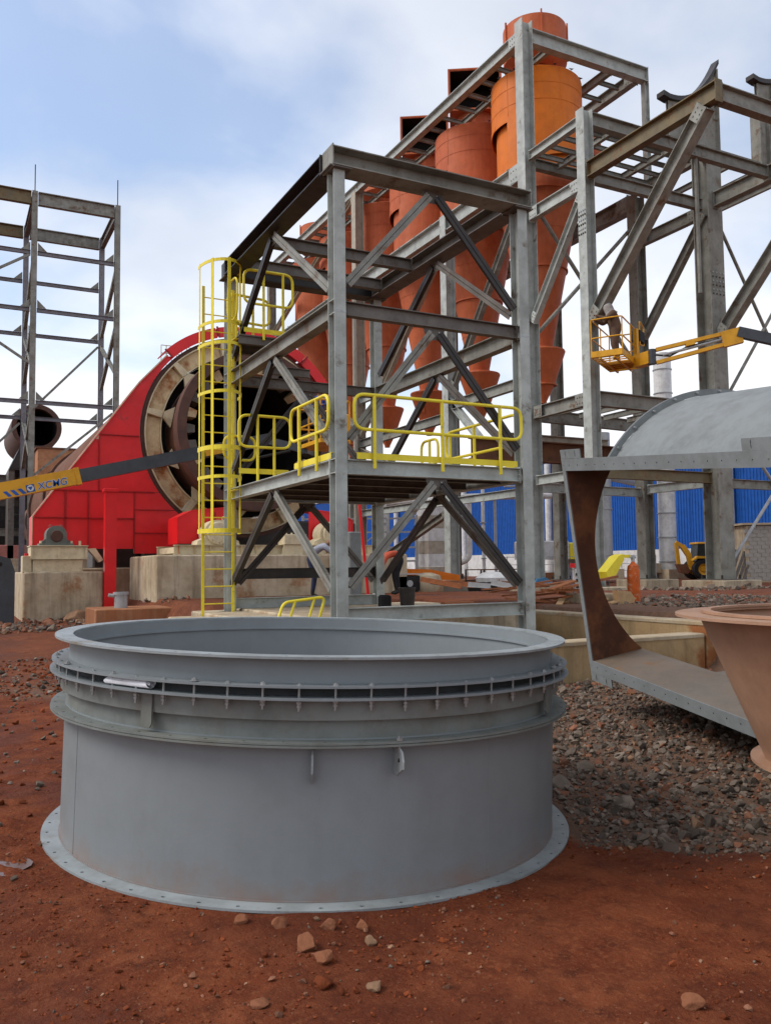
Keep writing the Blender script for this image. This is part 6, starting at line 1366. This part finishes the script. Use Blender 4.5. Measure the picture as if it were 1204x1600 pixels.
# welder in the right basket, turned to the column, arms up to the strut
J = bend(stand(), 0.28, 0.03); J.update(hipL=(-0.15, 0.0, 0.90), kneL=(-0.20, 0.10, 0.48), ankL=(-0.24, 0.0, 0.09), toeL=(-0.26, 0.15, 0.04), hipR=(0.15, 0.0, 0.90), kneR=(0.20, -0.05, 0.48), ankR=(0.24, -0.16, 0.09), toeR=(0.26, -0.02, 0.04), elbL=(-0.26, 0.30, 1.20), wriL=(-0.12, 0.50, 1.32), elbR=(0.26, 0.28, 1.20), wriR=(0.14, 0.50, 1.26))
fz = bo+ba*-0.02+V((0, 0, 0.035))
person('welder in brown jacket and pale hood standing in the raised yellow basket', J, fz, math.radians(62), M_BROWN, M_BROWN, M_PALECL, 'hood', 1.6)
# worker bent over welding in front of the long concrete block
J = bend(stand(), 0.95, 0.12)
for s, k in (('L', -1), ('R', 1)): J['elb'+s] = (k*0.22, 0.52, 0.98); J['wri'+s] = (k*0.10, 0.70, 0.92)
person('worker in pale shirt and navy trousers bending before the long concrete block', J, (7.55, 18.25, 0.845), math.radians(-112), M_PALEBLUE, M_NAVY, M_BLUECL, 'helmet')
# worker in orange doubled over between the tower legs
J = bend(stand(), 1.55, 0.16)
for s, k in (('L', -1), ('R', 1)): J['elb'+s] = (k*0.24, 0.42, 0.72); J['wri'+s] = (k*0.20, 0.46, 0.47)
person('worker in orange shirt and black trousers bent double behind the tower', J, (9.95, 18.7, 0.86), math.radians(75), M_HIVIS, M_BLKCL, M_BLACK, 'helmet', 1.12)
arc_m = bpy.data.materials.new('welding_arc_light'); arc_m.use_nodes = True; eb = arc_m.node_tree.nodes['Principled BSDF']; eb.inputs['Emission Color'].default_value = (0.85, 0.92, 1, 1); eb.inputs['Emission Strength'].default_value = 14
put('welding_arc', MB().lathe([(0, -0.035), (0.03, -0.01), (0.04, 0.0), (0.03, 0.02), (0, 0.04)], (8.14, 17.95, 1.74), 10), arc_m, 'white welding spark in front of the bent worker', 'welding arc', None, True)
# man in the left basket
J = stand(); J.update(elbL=(-0.28, 0.20, 1.14), wriL=(-0.16, 0.42, 1.10), elbR=(0.28, 0.2, 1.14), wriR=(0.15, 0.42, 1.08))
p_ = person('worker in blue shirt and white helmet in the basket before the kiln mouth', J, (BC.x-0.02, BC.y+0.05, 4.63), math.radians(150), M_BLUECL, M_NAVY, M_WHITE, 'helmet')
p_.scale = (0.80, 0.80, 0.80)

# ------------------------------------------------------------------ stones
random.seed(5)
def hull(n, flat=0.7):
    bm = bmesh.new()
    for _ in range(n):
        v = V((random.gauss(0, 1), random.gauss(0, 1), random.gauss(0, 1))).normalized()*random.uniform(0.78, 1.0); bm.verts.new((v.x, v.y*0.85, v.z*flat))
    r = bmesh.ops.convex_hull(bm, input=bm.verts); bmesh.ops.delete(bm, geom=list({g for g in r['geom_interior']+r['geom_unused'] if isinstance(g, bmesh.types.BMVert)}), context='VERTS')
    bm.verts.index_update(); out = ([v.co.copy() for v in bm.verts], [tuple(v.index for v in f.verts) for f in bm.faces]); bm.free(); return out
HULLS = [hull(13, random.uniform(0.5, 0.8)) for _ in range(16)]
def scatter(name, spots, mats, weights, label, cat):
    """spots: (x, y, size); one mesh of many stones"""
    vs = []; fs = []; mi = []
    for x, y, s in spots:
        hv, hf = random.choice(HULLS); b = len(vs); R_ = mathutils.Euler((random.uniform(-0.6, 0.6), random.uniform(-0.6, 0.6), random.uniform(0, 6.28))).to_matrix()*s
        z = ground_z(x, y)+s*random.uniform(0.05, 0.42); o_ = V((x, y, z)); m = random.choices(range(len(mats)), weights)[0]
        for p in hv: q = R_ @ p; vs.append((q.x+x, q.y+y, q.z+z))
        for f in hf: fs.append(tuple(i+b for i in f)); mi.append(m)
    me = bpy.data.meshes.new(name); me.from_pydata(vs, [], fs)
    for m in mats: me.materials.append(m)
    me.polygons.foreach_set('material_index', mi)
    o = link(name, me, None); o['kind'] = 'stuff'; return tag(o, label, cat)
def clear_of_drum(x, y, m=1.62): return (x-DRUM_C.x)**2+(y-DRUM_C.y)**2 > m*m
spots = []
while len(spots) < 9500:
    x = random.uniform(2.2, 8.8); y = random.uniform(1.6, 8.0)
    if x > 8.7 or not clear_of_drum(x, y, 1.66): continue
    g = gravel_mask(x, y)
    if y > 7.97 or random.random() > g or (x < 3.3 and y > 5.4): continue
    dist = math.hypot(x, y); s = random.lognormvariate(math.log(0.026), 0.38)
    spots.append((x, y, min(s, 0.075)))
while len(spots) < 24000:
    x = random.uniform(2.2, 8.6); y = random.uniform(1.6, 8.0)
    if not clear_of_drum(x, y, 1.66) or y > 7.97 or (x < 3.3 and y > 5.4): continue
    if random.random() > gravel_mask(x+0.12*random.random(), y+0.12*random.random()): continue
    spots.append((x, y, random.lognormvariate(math.log(0.012), 0.38)))
for _ in range(28):
    x = random.uniform(3.9, 7.5); y = random.uniform(3.6, 7.4)
    if clear_of_drum(x, y, 1.8) and gravel_mask(x, y) > 0.5: spots.append((x, y, random.uniform(0.06, 0.10)))
scatter('gravel', spots, (M_ROCK, M_ROCKR, M_ROCKP), (0.84, 0.12, 0.03), 'crushed grey brown stone bed right of the drum', 'gravel')
spots = []
while len(spots) < 5200:
    x = random.uniform(-2.6, 3.0); y = random.uniform(5.3, 15.0)
    if not clear_of_drum(x, y, 1.66): continue
    g = gravel_mask(x, y) if y < 12 else 0.3
    if random.random() > 0.10+0.9*g: continue
    spots.append((x, y, random.lognormvariate(math.log(0.024), 0.4)))
scatter('gravel', spots, (M_ROCK, M_CLOD, M_ROCKP), (0.42, 0.54, 0.04), 'loose stones and red clods on the track left of the drum', 'gravel')
spots = []
while len(spots) < 5200:
    x = random.uniform(-1.2, 4.6); y = random.uniform(1.5, 5.4)
    if not clear_of_drum(x, y, 1.60): continue
    u = noise.noise(V((x*1.1, y*1.1, 20)))+0.35*math.exp(-((x-1.45)**2+(y-3.2)**2)/0.5)
    if random.random() > smooth_step(-0.25, 0.55, u): continue
    s = random.lognormvariate(math.log(0.0060), 0.52); spots.append((x, y, min(s, 0.022)))
scatter('pebbles', spots, (M_CLOD, M_ROCKR, M_ROCKP, M_ROCK), (0.72, 0.22, 0.02, 0.04), 'small pebbles scattered over the red earth in front of the drum', 'pebbles')
spots = [(random.uniform(10.2, 15.0), random.uniform(9.0, 13.4), random.lognormvariate(math.log(0.034), 0.45)) for _ in range(1500)]
spots += [(random.uniform(17, 23), random.uniform(15.5, 19.0), random.lognormvariate(math.log(0.055), 0.45)) for _ in range(700)]
scatter('rubble', spots, (M_ROCK, M_ROCKR), (0.9, 0.1), 'dark rubble on the yard behind the pit wall', 'rubble')
spots = [(random.uniform(0.4, 5.0), random.uniform(19.0, 22.6), random.lognormvariate(math.log(0.055), 0.5)) for _ in range(520)]
scatter('rubble', spots, (M_ROCK, M_ROCKR, M_ROCKP), (0.45, 0.4, 0.15), 'broken stones along the foot of the left concrete block', 'rubble')
def rock(x, y, s, mat, label, flat=0.7, sub=1, seed=0):
    bm = bmesh.new(); bmesh.ops.create_icosphere(bm, subdivisions=4, radius=1.0); off = V((seed*3.1, seed*1.7, 0))
    cuts = [(V((noise.noise(off+V((k, 0, 0)))*2, noise.noise(off+V((0, k, 5)))*2, noise.noise(off+V((k, k, 9)))*1.6)).normalized(), 0.40+0.40*abs(noise.noise(off+V((k*2.3, 1.3, 1.7)))*2)) for k in range(1, 15)]
    for v in bm.verts:
        p = v.co.copy()
        for nn, dd in cuts:
            e = p.dot(nn)-dd
            if e > 0: p -= nn*e*0.9
        p *= 1+0.07*noise.noise(p*2.5+off)+0.035*noise.noise(p*7+off)+0.018*noise.noise(p*19+off)
        v.co = V((p.x, p.y*0.85, p.z*flat))*s*1.15
    for f in bm.faces: f.smooth = True
    me = bpy.data.meshes.new('rock'); bm.to_mesh(me); bm.free(); o = link('rock', me, mat); o.location = (x, y, ground_z(x, y)+s*0.28); o.rotation_euler = (0.2*math.sin(seed), 0.2*math.cos(seed*2), seed*1.3)
    tag(o, label, 'rock', 'loose rocks on the red earth')
rock(1.34, 3.34, 0.062, M_ROCKD, 'largest reddish rock below the middle of the drum', 0.75, seed=1)
rock(1.355, 3.20, 0.050, M_ROCKD, 'brown rock just below the largest reddish rock', 0.8, seed=2)
rock(1.64, 3.44, 0.036, M_ROCKD, 'small rounded reddish rock close under the drum flange', 0.8, seed=3)
rock(1.50, 3.47, 0.040, M_ROCKD, 'orange chip touching the drum flange edge', 0.6, seed=4)
rock(1.33, 3.60, 0.040, M_ROCKD, 'upright brown stone left of the orange chip', 0.9, seed=5)
rock(1.18, 3.72, 0.042, M_ROCKD, 'flat tan stone under the drum flange left of centre', 0.5, seed=6)
rock(1.28, 3.02, 0.045, M_CLOD, 'dark red stone near the bottom centre', 0.6, seed=7)
rock(1.44, 2.93, 0.044, M_ROCKP, 'flat tan stone at the bottom centre', 0.4, seed=8)
rock(1.02, 2.98, 0.040, M_ROCKD, 'flat brown stone in the lower left foreground', 0.3, seed=9)
rock(2.385, 2.29, 0.046, M_ROCKD, 'single brown stone at the lower right', 0.62, seed=21)
rock(1.61, 3.30, 0.034, M_ROCKP, 'pale orange stone right of the largest reddish rock', 0.55, seed=11)
rock(2.99, 22.1, 0.34, M_ROCKP, 'big pale yellow boulder between the concrete block and the drum rim', 0.75, seed=12)
rock(0.33, 4.62, 0.022, M_ROCK, 'small dark stone beside the puddle at the left edge', 0.7, seed=13)
pd = MB(); n = 22; pc = V((0.10, 4.84, ground_z(0.22, 4.76)+0.013))
pd.add([pc+V((0.34*(1+0.25*noise.noise(V((k, 0, 3))))*math.cos(2*math.pi*k/n), 0.19*(1+0.3*noise.noise(V((k*0.7, 1, 3))))*math.sin(2*math.pi*k/n), 0)) for k in range(n)], [tuple(range(n))])
pm = material('muddy_water', (0.16, 0.075, 0.05), None, 3, 0.06, 0.0, spec=0.6)
pud = pd.to('puddle', pm); pud['kind'] = 'structure'

# settle the yard things on the sloping yard
for o in scene.objects:
    if o.parent is None and o.name.split('.')[0] in ('generator', 'orange_machine', 'pale_skip', 'rubble_bag', 'wire_cage', 'black_bin', 'white_sack', 'grey_bin'):
        o.location.z += ground_flat(o.location.x, o.location.y)-0.86
# more clutter of the works yard, far behind the tower legs
random.seed(44)
for k in range(5):
    x, y = 15.2+k*0.95, 30.5-k*0.35; gz = ground_flat(x, y)
    pal = thing('pallet', ['timber pallet far behind the tower, leftmost of five', 'timber pallet far behind the tower, second from left', 'timber pallet far behind the tower, middle of five', 'timber pallet far behind the tower, fourth from left', 'timber pallet far behind the tower, rightmost of five'][k], 'pallet', (x, y, gz), group='pallets on the yard')
    for q in range(5): MB().box((x+q*0.17, y, gz+0.10), (x+q*0.17+0.12, y+0.8, gz+0.125)).to('board', M_WOODP, pal)
    for q in range(3): MB().box((x, y+q*0.36, gz), (x+0.8, y+q*0.36+0.08, gz+0.10)).to('bearer', M_WOOD, pal)
for k in range(6):
    x, y = 19.0+k*1.3+random.uniform(-0.2, 0.2), 33.0-k*0.55; gz = ground_flat(x, y)
    mt_ = (M_BLUEP, M_RUSTB, M_WHITE, M_GALV, M_RUSTB, M_BLUEP)[k]
    dr_ = thing('oil_drum', ['blue', 'rusty', 'white', 'galvanised', 'brown', 'navy'][k]+' steel barrel standing on the far yard before the blue building', 'barrel', (x, y, gz), group='barrels on the yard')
    MB().lathe([(0, 0), (0.29, 0), (0.29, 0.29), (0.305, 0.30), (0.29, 0.31), (0.29, 0.59), (0.305, 0.60), (0.29, 0.61), (0.29, 0.88), (0.27, 0.87), (0, 0.86)], (x, y, gz), 22).to('shell', mt_, dr_, True)
for k, (x, y, h) in enumerate(((22.5, 48.0, 7.2), (24.0, 46.5, 6.0), (29.5, 44.0, 8.4), (31.6, 43.2, 7.4), (35.6, 41.6, 9.4))):
    pp = thing('white_riser', ['slim white riser pipe at the left of the blue wall', 'slim white riser pipe beside the pipe rack', 'slim white riser pipe behind the bent pipe', 'slim white riser pipe left of the storage tank', 'slim white riser pipe right of the storage tank'][k], 'pipe', (x, y, 0.5), group='riser pipes at the blue wall')
    MB().tube(round_path([(x, y, 0.4), (x, y, h), (x+1.2, y-0.5, h)], 0.3, 5), 0.11, 12).to('pipe', M_WHITE, pp, True)
    for z in (2.0, 4.2): MB().ring(0.112, 0.19, z, z+0.05, (x, y, 0), 20).to('flange', M_GALV, pp)

# scrap and offcuts between the column pads
random.seed(61)
for k in range(9):
    x, y = 11.6+random.uniform(0, 3.4), 17.6+random.uniform(0, 2.6); gz = ground_flat(x, y)+0.05; L_ = random.uniform(0.5, 1.3); an = random.uniform(0, 3.1)
    d = V((math.cos(an), math.sin(an), random.uniform(0, 0.25))); m_ = (M_RUSTB, M_MID, M_WOOD, M_GALV, M_DARK)[k % 5]
    o = MB().section((x, y, gz+0.05), V((x, y, gz+0.05))+d*L_, [(-0.07, 0), (0.07, 0), (0.07, 0.015), (0.012, 0.015), (0.012, 0.13), (-0.012, 0.13), (-0.012, 0.015), (-0.07, 0.015)]).to('steel_offcut', m_)
    tag(o, 'short steel offcut lying on the yard right of the tower legs', 'offcut', 'offcuts on the yard')
